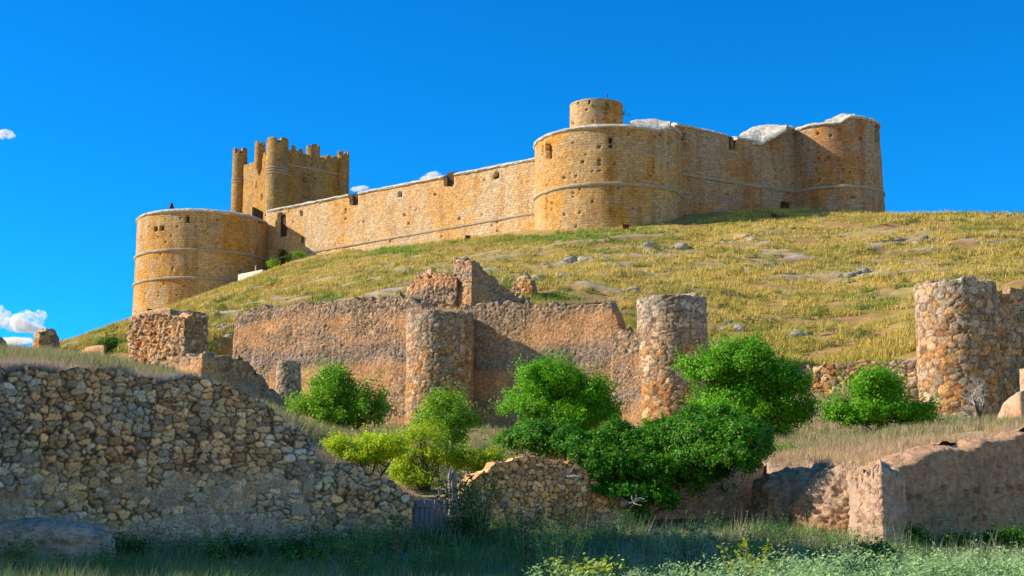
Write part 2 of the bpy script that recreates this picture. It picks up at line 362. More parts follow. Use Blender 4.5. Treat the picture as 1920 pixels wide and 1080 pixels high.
def solid(name, loop, zb, zt, res, mat, parent=None, stone=None, relief=0, colfn=None, batter=0, pits=None, openings=(), bulge=0, rag=0, caprings=5, capup=0, capcol=None, seed=0, inner=.0, uvmode=False, shape=None, smooth=False, grit=0):
    P, C = loop; n = len(P)
    seg = np.linalg.norm(np.roll(P, -1, 0)-P, axis=1); s = np.concatenate([[0], np.cumsum(seg)[:-1]])
    tn = np.roll(P, -1, 0)-np.roll(P, 1, 0); nrm = np.stack([tn[:, 1], -tn[:, 0]], 1); nrm /= np.linalg.norm(nrm, axis=1)[:, None]+1e-9
    if ((P-C)*nrm).sum() < 0: nrm = -nrm
    zt = np.broadcast_to(np.asarray(zt, float), (n,)).copy(); zb = np.broadcast_to(np.asarray(zb, float), (n,)).copy()
    if rag and stone is not None:
        q = np.concatenate([P, zt[:, None]*0+seed], 1); _, _, ix = voro(q, (stone[0]*1.1, stone[0]*1.1, 50.), 77+seed)
        zt = zt+(h3(ix[:, 0], ix[:, 1], ix[:, 2], 5)-.5)*rag+(fbm(q, 1.6*stone[0], 9)-.5)*rag*.6
    H = (zt-zb).max(); nr = max(3, int(H/res)); t = np.linspace(0, 1, nr)
    Z = zb+t[:, None]*(zt-zb); XY = np.repeat(P[None], nr, 0); NX = np.repeat(nrm[None], nr, 0)
    XY = XY+NX*(batter*(zt-Z))[..., None]
    if shape is not None: XY = XY+NX*shape(Z, zb, zt)[..., None]
    V = np.concatenate([XY, Z[..., None]], 2).reshape(-1, 3); N = np.concatenate([NX, np.zeros((nr, n, 1))], 2).reshape(-1, 3)
    UVs = np.stack([np.repeat(s[None], nr, 0), Z], 2).reshape(-1, 2)
    zs = zt
    for k in range(1, caprings+1):
        tt = k/(caprings+.001)*(1-inner); zs = zs*.6+np.roll(zs, 1)*.2+np.roll(zs, -1)*.2
        xy = P*(1-tt)+C*tt; zz = zs+capup*math.sin(tt*math.pi/2)
        V = np.concatenate([V, np.concatenate([xy, zz[:, None]], 1)]); N = np.concatenate([N, np.tile([0, 0, 1.], (n, 1))])
        UVs = np.concatenate([UVs, np.stack([s, zt+tt*3], 1)])
    # soften the normal on the top edge
    top = slice((nr-1)*n, nr*n); N[top, 2] = .8; N[top] /= np.linalg.norm(N[top], axis=1)[:, None]
    d = np.zeros(len(V)); col = None
    if stone is not None:
        wv = V+(np.stack([fbm(V, .8*stone[0], 41+seed, 2), fbm(V, .8*stone[0], 43+seed, 2), fbm(V, .8*stone[0], 47+seed, 2)], 1)-.5)*stone[0]*.5
        f1, f2, ix = voro(wv, stone, seed); e = f2-f1; r = [h3(ix[:, 0], ix[:, 1], ix[:, 2], 60+q) for q in range(4)]
        d = d+relief*(sstep(e, 0, .15)*(1-.25*f1)-.6)+relief*.7*(r[3]-.5)*sstep(e, 0, .08)
        if colfn is not None:
            col, rel = colfn(V, e, r); d = d*rel
    elif colfn is not None: col, _ = colfn(V, None, None)
    if bulge: d = d+(fbm(V, 3*bulge+1.2, 13+seed, 4)-.5)*bulge
    if grit:
        d = d+(.5-np.abs(fbm(V, (.5, .5, .16), 201+seed, 4)-.5)*2-.3)*grit+(fbm(V, .16, 207+seed, 3)-.5)*grit*.9
    if pits is not None:
        px, py = proj(V); pr = pits
        g = np.floor(np.stack([UVs[:, 0]/.42, UVs[:, 1]/.42], 1)).astype(np.int64); hh = h3(g[:, 0], g[:, 1], g[:, 0]*0, 91+seed)
        fx = UVs/.42-g; inside = (np.abs(fx[:, 0]-.5) < .26) & (np.abs(fx[:, 1]-.5) < .26)
        m = inside & (hh < pr) & (np.arange(len(V)) < nr*n); d[m] -= .45
    for op in openings:
        px, py = proj(V); x0, y0, x1, y1, dep = op[:5]; m = (px > x0) & (px < x1) & (py > y0) & (py < y1) & (N[:, 1] < .25)
        if len(op) > 5:
            cx, rr = (x0+x1)/2, (x1-x0)/2; m &= (py > y0+rr) | ((px-cx)**2+(py-y0-rr)**2 < rr*rr)
        d[m] -= dep
    V = V+N*d[:, None]
    tot = nr+caprings; i = np.arange(tot*n).reshape(tot, n); j = np.roll(i, -1, 1)
    Fc = np.stack([i[:-1], j[:-1], j[1:], i[1:]], -1).reshape(-1, 4)
    if (np.cross(P[1]-P[0], C[0]-P[0])) < 0: Fc = Fc[:, ::-1]
    return mesh_obj(name, V, Fc, mat, parent, col=col, uv=UVs if uvmode else None, smooth=smooth)
def top_from(profile, A, B, P):
    pr = np.array(sorted(on_line(px, py, A, B) for px, py in profile)); A = np.array(A[:2]); B = np.array(B[:2])
    d = (B-A)/np.linalg.norm(B-A); return np.interp((P-A)@d, pr[:, 0], pr[:, 1])

def lerp(a, b, t): return a+(b-a)*t
def pal(r, cols):
    cols = np.array(cols); k = np.minimum((r*len(cols)).astype(int), len(cols)-1); return cols[k]
GREYS = [(.33, .29, .23), (.25, .23, .21), (.40, .33, .25), (.22, .22, .22), (.46, .36, .25), (.30, .26, .20), (.36, .36, .35), (.28, .22, .16), (.38, .29, .20), (.26, .24, .2)]
def col_near(zmort=-9, zmid=-9, warm=0):
    def fn(V, e, r):
        c = pal(r[0], GREYS)*(1.1+1.3*r[1])[:, None]*np.array([1.12, 1.0, .88]); big = fbm(V, 1.4, 101)[:, None]; sm = fbm(V, .35, 103)[:, None]
        c = lerp(c, c*np.array([1.35, 1.02, .72]), (sstep(big, .4, .62)*.8+warm))
        mort = np.array([.50, .35, .24])*(.75+.5*sm); m = 1-sstep(e, .02, .16)[:, None]
        z = V[:, 2:3]+(big-.5)*1.0
        cov = np.maximum((1-sstep(z, zmort-.15, zmort+.15))*.75, (1-sstep(z, zmid-.3, zmid+.5))*sstep(sm, .42, .56)*.85)
        lowz = 1-sstep(z, zmort-.15, zmort+.15)
        c = lerp(c, np.array([.62, .50, .42])*(.8+.6*r[1])[:, None], lowz*.6)
        crev = np.array([.11, .075, .045])
        c = lerp(c, lerp(crev, mort, np.clip(cov*1.3, 0, 1)), m)
        c = lerp(c, mort, cov*.45)
        return c, 1-.6*cov[:, 0]
    return fn
def col_tower(ztop, zbot, grey=.5):
    def fn(V, e, r):
        c = pal(r[0], [(.60, .40, .25), (.62, .35, .15), (.48, .32, .20), (.66, .48, .32), (.60, .31, .12), (.46, .35, .25)])*(.6+.6*r[1])[:, None]
        big = fbm(V, 2.2, 131)[:, None]; t = ((V[:, 2:3]-zbot)/(ztop-zbot))
        g = pal(r[2], [(.46, .40, .32), (.36, .32, .27), (.56, .48, .38)])*(.75+.45*r[1])[:, None]
        c = lerp(c, g, np.clip(sstep(t+(big-.5)*.9, .55, .95)*1.0*grey*2, 0, 1)); c = lerp(c, c*np.array([1.15, .88, .62]), sstep(big, .5, .7)*.7)
        m = 1-sstep(e, .02, .14)[:, None]; c = lerp(c, np.array([.17, .10, .055]), m*.9)
        return c, np.ones(len(V))
    return fn
def col_town(zlo, zhi, seed=0):
    def fn(V, e, r):
        big = fbm(V, (3.2, 3.2, 1.7), 151+seed)[:, None]; sm = fbm(V, .6, 157+seed)[:, None]; t = ((V[:, 2:3]-zlo)/(zhi-zlo))
        earth = np.array([.60, .325, .16])*(.6+.8*sm); st = pal(r[0], [(.50, .36, .24), (.36, .28, .22), (.58, .38, .22), (.26, .23, .20)])*(.65+.6*r[1])[:, None]
        grey = pal(r[1], [(.30, .26, .23), (.22, .20, .19), (.36, .30, .25)])
        stoney = np.maximum(sstep(t+(big-.5)*.35, .80, .93), sstep(big, .44, .6)*.75)
        band = np.exp(-((t+(big-.5)*.25-.55)/.09)**2)
        c = lerp(earth, st, stoney*sstep(e, .03, .12)[:, None]); c = lerp(c, grey*(.7+.6*sm), band*.75)
        c = lerp(c, np.array([.22, .14, .09]), (1-sstep(e, .01, .1)[:, None])*stoney*.8)
        return c, np.clip(.35+stoney[:, 0]*.75+band[:, 0]*.5, 0, 1.2)
    return fn
def col_adobe(base=(.50, .36, .27), v=.25):
    def fn(V, e, r):
        big = fbm(V, (1.8, 1.8, .9), 171)[:, None]; sm = fbm(V, .25, 173)[:, None]
        c = np.array(base)*(1-v+2*v*big)*(.85+.3*sm); c = lerp(c, c*np.array([.75, .55, .45]), sstep(big, .56, .72)*.7)
        return c, np.ones(len(V))
    return fn

# ---- foreground rubble walls
def near_wall(name, L, prof, th, label, cat, stone=(.25, .25, .155), relief=.065, res=.03, cf=None, zb=-2.2, seed=0, rag=.16, group=None):
    loop = loop_wall(L[0], L[1], th, res); zt = top_from(prof, L[0], L[1], loop[0])
    o = solid(name, loop, zb, zt, res, M['rubble_near'], stone=stone, relief=relief, colfn=cf or col_near(), bulge=.18, rag=rag, seed=seed)
    return tag(o, label, cat, group)
near_wall('rubble_wall', FW1, [(-170, 676), (0, 688), (60, 690), (130, 697), (180, 690), (226, 694), (240, 709), (300, 716), (345, 708), (385, 710), (420, 722), (470, 745), (500, 765), (530, 785), (560, 808), (588, 838)], .8,
          'big dark rubble stone wall filling the lower left, its top sloping down to the right', 'ruined wall', cf=col_near(-.15, .9), seed=1)
near_wall('rubble_wall', FW2, [(583, 862), (600, 868), (640, 868), (670, 872), (700, 886), (730, 900), (750, 912), (757, 925), (773, 928)], .6,
          'low shaded rubble wall left of the blue plank gate, below the yellow-green bushes', 'ruined wall', stone=(.24, .24, .15), cf=col_near(-.6, -.2), seed=2, rag=.1)
near_wall('rubble_wall', FW3, [(857, 938), (870, 915), (900, 893), (930, 872), (950, 864), (1000, 858), (1050, 860), (1080, 868), (1100, 885), (1130, 915), (1165, 935), (1190, 960)], .6,
          'tan rubble wall right of the gate, ivy hanging over its right end', 'ruined wall', stone=(.21, .21, .15), relief=.055, cf=col_near(-9, -.3, .5), seed=3, rag=.2)
near_wall('rubble_wall', FW4, [(1195, 935), (1240, 905), (1300, 880), (1432, 868)], .8,
          'pinkish rubble wall under the right part of the ivy, beside the rounded earth mound', 'ruined wall', stone=(.2, .2, .16), relief=.05, cf=col_near(3, 3, .3), seed=4, rag=.15, res=.04)
# quoin block stones
mb = MB(); a = at(562, 955, 34.38); mb.box(a, (.50, .16, .30), .3, .015); mb.build('q', M['white'])
bpy.data.objects.remove(bpy.data.objects['q'])

# ---- adobe things on the right
def lump(name, c, r, label=None, cat=None, mat='adobe', base=(.48, .37, .31), amp=.35, seed=0, n=90, flat=1., parent=None, kind=None, group=None, power=2.):
    u = np.linspace(0, math.pi, n//2); v = np.linspace(0, 2*math.pi, n, endpoint=False); U, Vv = np.meshgrid(u, v, indexing='ij')
    d = np.stack([np.sin(U)*np.cos(Vv), np.sin(U)*np.sin(Vv), np.cos(U)], 2).reshape(-1, 3)
    k = (np.abs(d)**power).sum(1)**(-1/power); P = d*k[:, None]
    nz = fbm(P*np.array(r)/max(r)*1.0+seed*7.3, .8, 5+seed, 6)-.5; P = P*(1+amp*2*nz+(.5-np.abs(fbm(P*np.array(r)+seed, (.35, .35, .14), 211, 4)-.5)*2-.3)*.22+(fbm(P*np.array(r), .12, 213, 3)-.5)*.08)[:, None]
    V = np.array(c)+P*np.array(r); i = np.arange(len(V)).reshape(U.shape); j = np.roll(i, -1, 1)
    Fc = np.stack([i[:-1], i[1:], j[1:], j[:-1]], -1).reshape(-1, 4)
    col, _ = col_adobe(base)(V, None, None)
    o = mesh_obj(name, V, Fc, M[mat], parent, col=col)
    return tag(o, label, cat, group, kind) if parent is None else o
loop = loop_wall(AW[0], AW[1], 1.35, .05); zt = top_from([(1688, 884), (1730, 868), (1760, 858), (1850, 842), (1920, 828), (2080, 800)], AW[0], AW[1], loop[0])
zt = zt+(fbm(np.stack([loop[0][:, 0], zt*0, zt*0], 1), .8, 77, 4)-.4)*.5
holes = [(x-4.5, y-4, x+4.5, y+5, .55) for x, y in ((1702, 932), (1722, 931), (1766, 915), (1809, 923), (1830, 920), (1869, 919), (1890, 916), (1824, 973), (1845, 971), (1762, 978), (1910, 915))]
tag(solid('adobe_wall', loop, -2, zt, .05, M['adobe'], colfn=col_adobe((.50, .31, .19), .45), bulge=.35, openings=holes, rag=0, capup=.12, grit=.13),
    'long smooth earthen wall with rows of small square holes at the right edge', 'adobe wall')
p0, p1, p2, p3 = pl(1612, 35.6, 940), pl(1655, 34.6, 940), pl(1690, 35.2, 940), pl(1650, 36.6, 940)
tag(solid('adobe_pier', loop_poly([p0, p1, p2, p3], .04), -2, np.full(len(loop_poly([p0, p1, p2, p3], .04)[0]), at(1650, 888, 35)[2]), .04, M['adobe'], stone=(.12, .12, .12), relief=.03,
          colfn=lambda V, e, r: (col_adobe((.55, .38, .28))(V, e, r)[0], np.where(V[:, 0] < p1[0], 1, .3)), bulge=.6, rag=.35, capup=.2, grit=.14), 'tall earthen pier with a sunlit left face at the end of the holed wall', 'adobe pier')
lump('earth_mound', at(1492, 950, 41.2), (1.35, 1.2, 1.1), 'rounded grey earth boulder beside the pink rubble wall under the ivy', 'earth mound', base=(.46, .33, .25), amp=.5, seed=2, n=200)
lump('earth_mound', at(1585, 975, 39.4), (1.2, 1.1, 1.35), 'eroded earth mound leaning against the sunlit earthen pier', 'earth mound', base=(.50, .34, .23), amp=.5, seed=5, n=200)
lump('earth_slab', at(70, 1020, 27.4)+np.array([0, 0, -.1]), (1.35, .8, .52), 'flat grey-blue earthen slab at the foot of the big left wall', 'earth slab', base=(.50, .42, .37), amp=.32, seed=8, power=4., n=170)
# far right adobe ruin
loop = loop_poly([pl(1868, 57, 770), pl(1915, 55, 770), pl(1990, 56.5, 770), pl(1990, 58, 770), pl(1880, 58.5, 770)], .06)
zt = np.interp(proj(np.concatenate([loop[0], np.full((len(loop[0]), 1), 3.6)], 1))[0], [1868, 1885, 1910, 1925, 1990], [at(0, y, 56)[2] for y in (786, 758, 742, 736, 730)])
tag(solid('adobe_ruin', loop, 1.5, zt, .07, M['adobe'], colfn=col_adobe((.58, .40, .27)), bulge=.35, rag=0), 'low smooth orange earthen ruin at the right edge, in front of the stone tower', 'adobe ruin')

q = [pl(1913, 57, 720), pl(1935, 56.6, 720), pl(1938, 57.4, 720), pl(1914, 57.8, 720)]; lp = loop_poly(q, .04)
tag(solid('adobe_pillar', lp, 2.5, np.full(len(lp[0]), at(1916, 692, 57)[2]), .05, M['adobe'], colfn=col_adobe((.58, .40, .27)), bulge=.12, rag=0), 'thin orange earthen pillar cut by the right edge of the photo', 'adobe pillar')

# ---- town wall and its towers
def town_tower(px0, px1, pytop, D, label, seed, grey=.5, batter=.004, stone=(.56, .56, .38)):
    c = pl((px0+px1)/2, D, 680); r = (px1-px0)/2/F*D*.985
    z = at((px0+px1)/2, pytop, D-r)[2]; lp = loop_circle(c, r, .075)
    o = solid('round_tower', lp, z-11.5, z, .075, M['rubble_far'], stone=stone, relief=.06, colfn=col_tower(z, z-8, grey), batter=batter, rag=.28, seed=seed, bulge=.15, capup=.15)
    return tag(o, label, 'ruined tower'), c, r, z
TA = town_tower(762, 888, 584, 88.9, 'round stone town tower flush with the high brown wall, left of the other town towers', 11, .25, stone=(.40, .40, .27))
TB = town_tower(1195, 1327, 552, 85.6, 'freestanding round stone town tower between the two biggest green trees', 12, .5, stone=(.48, .48, .33))
TC = town_tower(1722, 1872, 524, 78.2, 'tall round town tower at far right with a bare grey tree before it', 13, .3)
def town_wall(L, prof, label, seed=0, th=1.3, stone=(.23, .23, .16), relief=.07, depth=11, cf=None, rag=.42, res=.075, name='town_wall', cat='ruined wall'):
    lp = loop_wall(L[0], L[1], th, res); zt = top_from(prof, L[0], L[1], lp[0]); zhi = np.median(zt)
    return tag(solid(name, lp, zhi-depth, zt, res, M['rubble_far'], stone=stone, relief=relief, colfn=cf or col_town(zhi-8, zhi, seed), rag=rag, seed=20+seed, bulge=.3), label, cat)
town_wall(TW1, [(437, 602), (450, 590), (490, 575), (540, 573), (600, 568), (650, 562), (700, 557), (750, 553), (790, 566)], 'high brown town wall of earth and rubble left of the flush round tower', 1)
town_wall(TW2, [(860, 575), (900, 571), (1000, 568), (1100, 571), (1130, 563), (1143, 566), (1153, 582), (1162, 612)], 'brown town wall with the diagonal shadow, right of the flush round tower', 2)
town_wall((pl(1148, 85.9, 680), pl(1215, 84.6, 680)), [(1148, 640), (1158, 606), (1166, 612), (1178, 624), (1215, 630)], 'short broken piece of town wall touching the freestanding round tower', 3, rag=.5)
town_wall(TW3, [(1290, 690), (1510, 688), (1600, 684), (1660, 680), (1700, 675), (1745, 671)], 'low rubble retaining wall at the hill foot, left of the far right tower', 4, stone=(.45, .45, .28), cf=col_tower(30, 0, .3), relief=.12)
town_wall(TW4, [(1850, 550), (1890, 548), (1920, 540), (2060, 545)], 'shaded town wall on the right side of the far right tower', 5, cf=col_tower(20, 5, .5), stone=(.45, .45, .3), rag=.4)

# ---- ruins above and left of the town wall
def ruin(pts, prof, D, label, seed, base='town', depth=5, rag=.3, stone=(.32, .32, .22), relief=.11, name='ruined_wall', cat='ruin', res=.07, mat='rubble_far'):
    """pts: (px, D) corners of the plan; prof: top heights by pixel"""
    lp = loop_poly([pl(a, d, 640) for a, d in pts], res); q = np.concatenate([lp[0], np.full((len(lp[0]), 1), at(pts[0][0], 640, D)[2])], 1)
    px = proj(q)[0]; py = np.interp(px, [a for a, b in prof], [b for a, b in prof]); zt = np.array([at(a, b, dd)[2] for a, b, dd in zip(px, py, lp[0][:, 1])])
    cf = {'town': col_town(zt.min()-3, zt.max()+.3, seed), 'orange': col_tower(zt.max()+1.2, zt.max()-3, .2), 'adobe': col_adobe((.60, .36, .18)), 'stone': col_tower(zt.max(), zt.max()-3, .5)}[base]
    return tag(solid(name, lp, zt.min()-depth, zt, res, M[mat], stone=stone, relief=relief, colfn=cf, rag=rag, seed=40+seed, bulge=.3), label, cat)
ruin([(242, 77), (346, 73.6), (386, 76), (380, 78), (262, 79.5)], [(240, 600), (262, 594), (300, 592), (345, 592), (372, 590), (386, 598)], 75, 'blocky orange ruin of rough masonry standing alone left of the high brown wall', 1, 'orange', stone=(.3, .3, .2), relief=.2)
ruin([(318, 67.5), (380, 65.6), (452, 66), (530, 69), (540, 71), (452, 68), (380, 67.4), (330, 69)], [(315, 676), (350, 668), (400, 667), (450, 672), (475, 690), (500, 715), (540, 760)], 66.5, 'low grey-topped rubble wall just right of and below the blocky orange ruin', 2, 'town')
ruin([(62, 61), (74, 59.6), (112, 60.4), (108, 61.6), (72, 62)], [(60, 640), (70, 624), (85, 620), (100, 622), (112, 645)], 60.4, 'narrow ruined pillar with a sunlit reddish edge standing against the sky', 3, 'orange', rag=.15)
ruin([(122, 63.4), (196, 61.6), (197, 62.6), (128, 64.6)], [(120, 668), (150, 660), (180, 652), (196, 648)], 62.4, 'small smooth orange adobe wall right of the narrow ruined pillar', 4, 'adobe', rag=.08, relief=.03, depth=3)
ruin([(-60, 58), (-10, 56), (22, 57), (15, 58.6), (-50, 59.6)], [(-60, 640), (-5, 632), (5, 634), (14, 650), (22, 668)], 57, 'reddish stub of ruined wall at the left edge of the photo', 5, 'orange', rag=.15)
ruin([(757, 99), (800, 97.4), (856, 96.4), (862, 98.4), (800, 99.6), (765, 101)], [(755, 560), (768, 535), (785, 518), (815, 512), (835, 514), (856, 524)], 98, 'jagged rubble ruin left of the tall broken block, above the town wall', 6, 'town', rag=.5, stone=(.4, .4, .28), relief=.2)
ruin([(850, 97.2), (884, 95.8), (897, 97.0), (864, 98.6)], [(850, 486), (880, 487), (900, 494)], 97, 'tall broken rubble block standing highest among the ruins above the town wall', 7, 'town', rag=.2, relief=.16, depth=6)
town_wall((pl(889, 96.5, 540), pl(1004, 101.6, 540)), [(889, 492), (902, 502), (918, 516), (935, 530), (955, 544), (980, 556), (1004, 562)], 'shaded wall sloping down to the right from the tall broken rubble block', 9, th=1.0, depth=6, rag=.35, name='ruined_wall', cat='ruin')
ruin([(963, 103.4), (998, 102.4), (1005, 103.6), (975, 105)], [(962, 530), (975, 520), (992, 519), (1004, 532)], 105, 'small pale lump of masonry at the right end of the sloping shaded ruin', 8, 'orange', depth=4)
# conical buttress
c = pl(541, 72, 700); lp = loop_circle(c, .58, .05); z = at(541, 678, 72)[2]
tag(solid('buttress', lp, z-5, z, .06, M['rubble_far'], stone=(.22, .22, .16), relief=.05, colfn=col_tower(z-2, z-3, .5), batter=.045, rag=.2, bulge=.25, seed=60), 'slim grey conical stone buttress below the high brown wall, left of a green tree', 'buttress')

# ------------------------------------------------------------------ castle
def sweep(name, path, prof, mat, parent, closed=False, jitter=0, outdir=None):
    """profile [(outward, up)] carried along path; outward is to the right of travel unless outdir"""
    P = np.array(path, float); n = len(P)
    if closed: tn = np.roll(P, -1, 0)-np.roll(P, 1, 0)
    else: tn = np.gradient(P, axis=0)
    nr = np.stack([tn[:, 1], -tn[:, 0]], 1); nr /= np.linalg.norm(nr, axis=1)[:, None]
    k = len(prof); V = np.zeros((n, k, 3))
    for q, (o, u) in enumerate(prof):
        jj = (fbm(P+q*3.1, 1.4, 7+q)-.5)*jitter
        V[:, q, :2] = P[:, :2]+nr*(o+jj)[:, None]; V[:, q, 2] = P[:, 2]+u+(fbm(P-q*2.7, 1.1, 17+q)-.5)*jitter
    i = np.arange(n*k).reshape(n, k); a = i if closed else i[:-1]; b = np.roll(i, -1, 0) if closed else i[1:]
    Fc = np.stack([a, b, np.roll(b, -1, 1), np.roll(a, -1, 1)], -1).reshape(-1, 4)
    Fl = [tuple(f) for f in Fc]
    if not closed: Fl += [tuple(range(k))[::-1], tuple((n-1)*k+q for q in range(k))]
    return mesh_obj(name, V.reshape(-1, 3), Fl, mat, parent, smooth=False)
def windows(parent, ops, face):
    for op in ops:
        x0, y0, x1, y1 = op[:4]; P = face((x0+x1)/2, (y0+y1)/2)
        if P is None: continue
        p, n = P; k = p[1]/F; w, h = (x1-x0)*k*1.0, (y1-y0)*k*1.0; n = n/np.linalg.norm(n); ang = math.atan2(n[1], n[0])+math.pi/2; c = max(.35, abs(n[1]))
        mb = MB(); q = np.array(p)-np.array([n[0], n[1], 0])*min(op[4]*.9, .75); arch = len(op) > 5
        if arch:
            W_ = w/c*.55; pr = [(-W_, -h/2), (W_, -h/2), (W_, h/2-W_)]+[(W_*math.cos(t), h/2-W_+W_*math.sin(t)) for t in np.linspace(.3, math.pi-.3, 7)]+[(-W_, h/2-W_)]
            ca, sa = math.cos(ang), math.sin(ang); V = [(q[0]+u*ca-d_*sa, q[1]+u*sa+d_*ca, q[2]+v) for d_ in (-.1, .3) for u, v in pr]; m_ = len(pr)
            mb.add(V, [tuple(range(m_)), tuple(range(2*m_-1, m_-1, -1))]+[(i, (i+1) % m_, m_+(i+1) % m_, m_+i) for i in range(m_)])
        else: mb.box(q, (w/c, .3, h), ang)
        mb.build('doorway' if arch else 'window', M['void'], parent)  # dark plug set in each recess as its painted shade
def face_circle(c, r):
    def f(px, py):
        d = ray(px, py); dd = d[:2]; a = dd@dd; b = -2*dd@c; k = c@c-r*r; D = b*b-4*a*k
        if D < 0: return None
        t = (-b-math.sqrt(D))/(2*a); p = d*t; return p, p[:2]-c
    return f
def face_line(L):
    A = np.array(L[0]); B = np.array(L[1]); d = (B-A)/np.linalg.norm(B-A); n = np.array([d[1], -d[0]])
    def f(px, py):
        s_, z = on_line(px, py, A, B); p = A+d*s_; return np.array([p[0], p[1], z]), n
    return f
CA = empty('castle', at(1000, 440, 180), 'golden stone castle crowning the hill, with round towers, curtain walls and a square keep', 'castle')
HALF = [(.0, -.22), (.12, -.2), (.2, -.08), (.2, .08), (.12, .2), (.0, .22), (-.3, .15), (-.3, -.15)]
def castle_tower(pxc, half, pytop, D, mat, mould, seed, height, openings=(), batter=.012, name='round_tower', label=None, cop=True, pits=.028, lift=None):
    c = pl(pxc, D, 400); r = half/F*D; z = at(pxc, pytop, D-r)[2]
    lp = loop_circle(c, r, .16)
    def lz(P):
        P = np.asarray(P, float)[:, :2]
        if lift is None: return np.full(len(P), z)
        x0, x1, dz, y1 = lift; px = proj(np.concatenate([P, np.full((len(P), 1), z)], 1))[0]; return z+dz*sstep(px, x0, x1)*(P[:, 1] < c[1]+y1)
    o = solid(name, lp, z-height, lz(lp[0]), .16, M[mat], CA, uvmode=True, batter=batter, openings=openings, bulge=.12, caprings=4, inner=.0, seed=seed, pits=pits)
    if label: o['label'] = label
    windows(o, openings, face_circle(np.array(c[:2]), r))
    ring = lambda rr, zz: [(c[0]+rr*math.cos(a), c[1]+rr*math.sin(a), zz) for a in np.arange(160)*2*math.pi/160]
    for py in mould:
        zz = at(pxc, py, D-r)[2]; rr = r+batter*(z-zz); sweep('moulding', ring(rr, zz), HALF, M['moulding'], o, True, .12)
    if cop: sweep('coping', [(p[0], p[1], q) for p, q in zip(ring(r, z), lz(ring(r, z)))], [(-2.6, -.2), (.12, -.16), (.24, 0), (.16, .14), (-.3, .40), (-1.4, .62), (-2.6, .6)], M['coping'], o, True, .3)
    return o, c, r, z
lt, ltc, ltr, ltz = castle_tower(381, 121, 395, 205, 'castle', (468, 521), 1, 18, [(347, 405, 355, 417, .8), (289, 425, 295, 434, .5), (301, 424, 307, 432, .5), (484, 392, 500, 418, .9), (350, 470, 351, 471, .1), (486, 480, 490, 487, .5)], label='golden stained round tower at the left end of the castle', pits=.03)
mt, mtc, mtr, mtz = castle_tower(1141, 140.5, 237, 177, 'castle', (344,), 2, 15.5, [(1024, 270, 1034, 298, 1.), (1016, 274, 1020, 292, .5), (1141, 256, 1149, 267, .9), (1253, 257, 1259, 268, .8), (1141, 271, 1149, 277, .4)], label='large round tower jutting toward the viewer in the middle of the castle', lift=(1232, 1262, .9, 9))
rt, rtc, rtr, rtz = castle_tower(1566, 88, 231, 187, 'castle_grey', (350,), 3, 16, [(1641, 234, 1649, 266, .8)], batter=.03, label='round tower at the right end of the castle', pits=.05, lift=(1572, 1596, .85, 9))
# small turret on the middle tower
tu, tuc, tur, tuz = castle_tower(1120, 51.5, 186, 184, 'castle', (), 4, 6, [(1103, 184, 1107, 194, 1.2), (1082, 188, 1085, 196, .6), (1137, 190, 1140, 197, .5), (1070, 228, 1076, 234, .5)], cop=False, name='turret', label='small round turret rising over the middle tower', batter=0)
sweep('coping', [(tuc[0]+(tur-.1)*math.cos(a), tuc[1]+(tur-.1)*math.sin(a), tuz+.05) for a in np.arange(80)*2*math.pi/80], [(-.6, -.1), (.12, -.1), (.1, .12), (-.6, .12)], M['moulding'], tu, True, .12)
mb = MB(); q = at(1139, 183, 182); mb.tube([q, q+[0, 0, .3], q+[0.05, 0, .5]], [.06, .1, .06]); mb.build('finial', M['rust'], tu)
# turret ivy tufts done later
CW = (pl(500, 206, 380), pl(1012, 176, 350))
def curtain(L, z, mat, th, openings=(), notches=(), prof=None, height=16, mould=None, copsegs=(), label=None, seed=0, pits=.02):
    lp = loop_wall(L[0], L[1], th, .16, coarse=3)
    zt = np.full(len(lp[0]), z) if prof is None else top_from(prof, L[0], L[1], lp[0])
    A = np.array(L[0]); B = np.array(L[1]); d = (B-A)/np.linalg.norm(B-A); s = (lp[0]-A)@d
    for a, b, dz in notches:
        s0, s1 = on_line(a, 330, A, B)[0], on_line(b, 330, A, B)[0]; zt = np.where((s > s0) & (s < s1), zt-dz, zt)
    o = solid('curtain_wall', lp, zt.max()-height, zt, .16, M[mat], CA, uvmode=True, openings=openings, bulge=.15, caprings=3, seed=seed, pits=pits)
    if label: o['label'] = label
    windows(o, openings, face_line(L))
    pt = lambda px: A+d*on_line(px, 330, A, B)[0]
    for a, b in copsegs:
        P = [pt(a)*(1-t)+pt(b)*t for t in np.linspace(0, 1, 40)]
        zz = [float(np.interp((p-A)@d, s[np.argsort(s)], zt[np.argsort(s)])) for p in P] if prof is not None else [z]*40
        sweep('coping', [(p[0], p[1], q) for p, q in zip(P, zz)], [(-th+.4, -.15), (.12, -.14), (.22, 0), (.12, .14), (-.5, .42), (-th+.4, .55)], M['coping'], o, False, .26)
    if mould is not None:
        P = [A+(B-A)*t for t in np.linspace(0, 1, 120)]; m0, m1 = mould; sweep('moulding', [(p[0], p[1], m0+(m1-m0)*i/119) for i, p in enumerate(P)], [(k*.6, v*.7) for k, v in HALF], M['moulding'], o, False, .12)
    return o
zcw = on_line(1000, 299, *CW)[1]; zcm = on_line(1000, 400, *CW)[1]
cw = curtain(CW, zcw, prof=[(500, 397), (1012, 297)], mat='castle_wall', th=3.0, openings=[(747, 360, 754, 369, .8), (928, 323, 935, 334, .8), (924, 330, 930, 336, .5), (563, 396, 568, 405, .6), (521, 401, 536, 443, .7), (562, 444, 568, 456, .5), (513, 468, 541, 520, 2.4, 1), (656, 360, 671, 384, 2.6), (833, 320, 851, 349, 2.6)],
        notches=[(656, 671, .3), (833, 851, .3)], mould=(on_line(560, 477, *CW)[1]-.1, zcm), copsegs=[(503, 655), (672, 832), (852, 1005)], label='long sunlit curtain wall between the left and middle towers', seed=5, pits=.012)
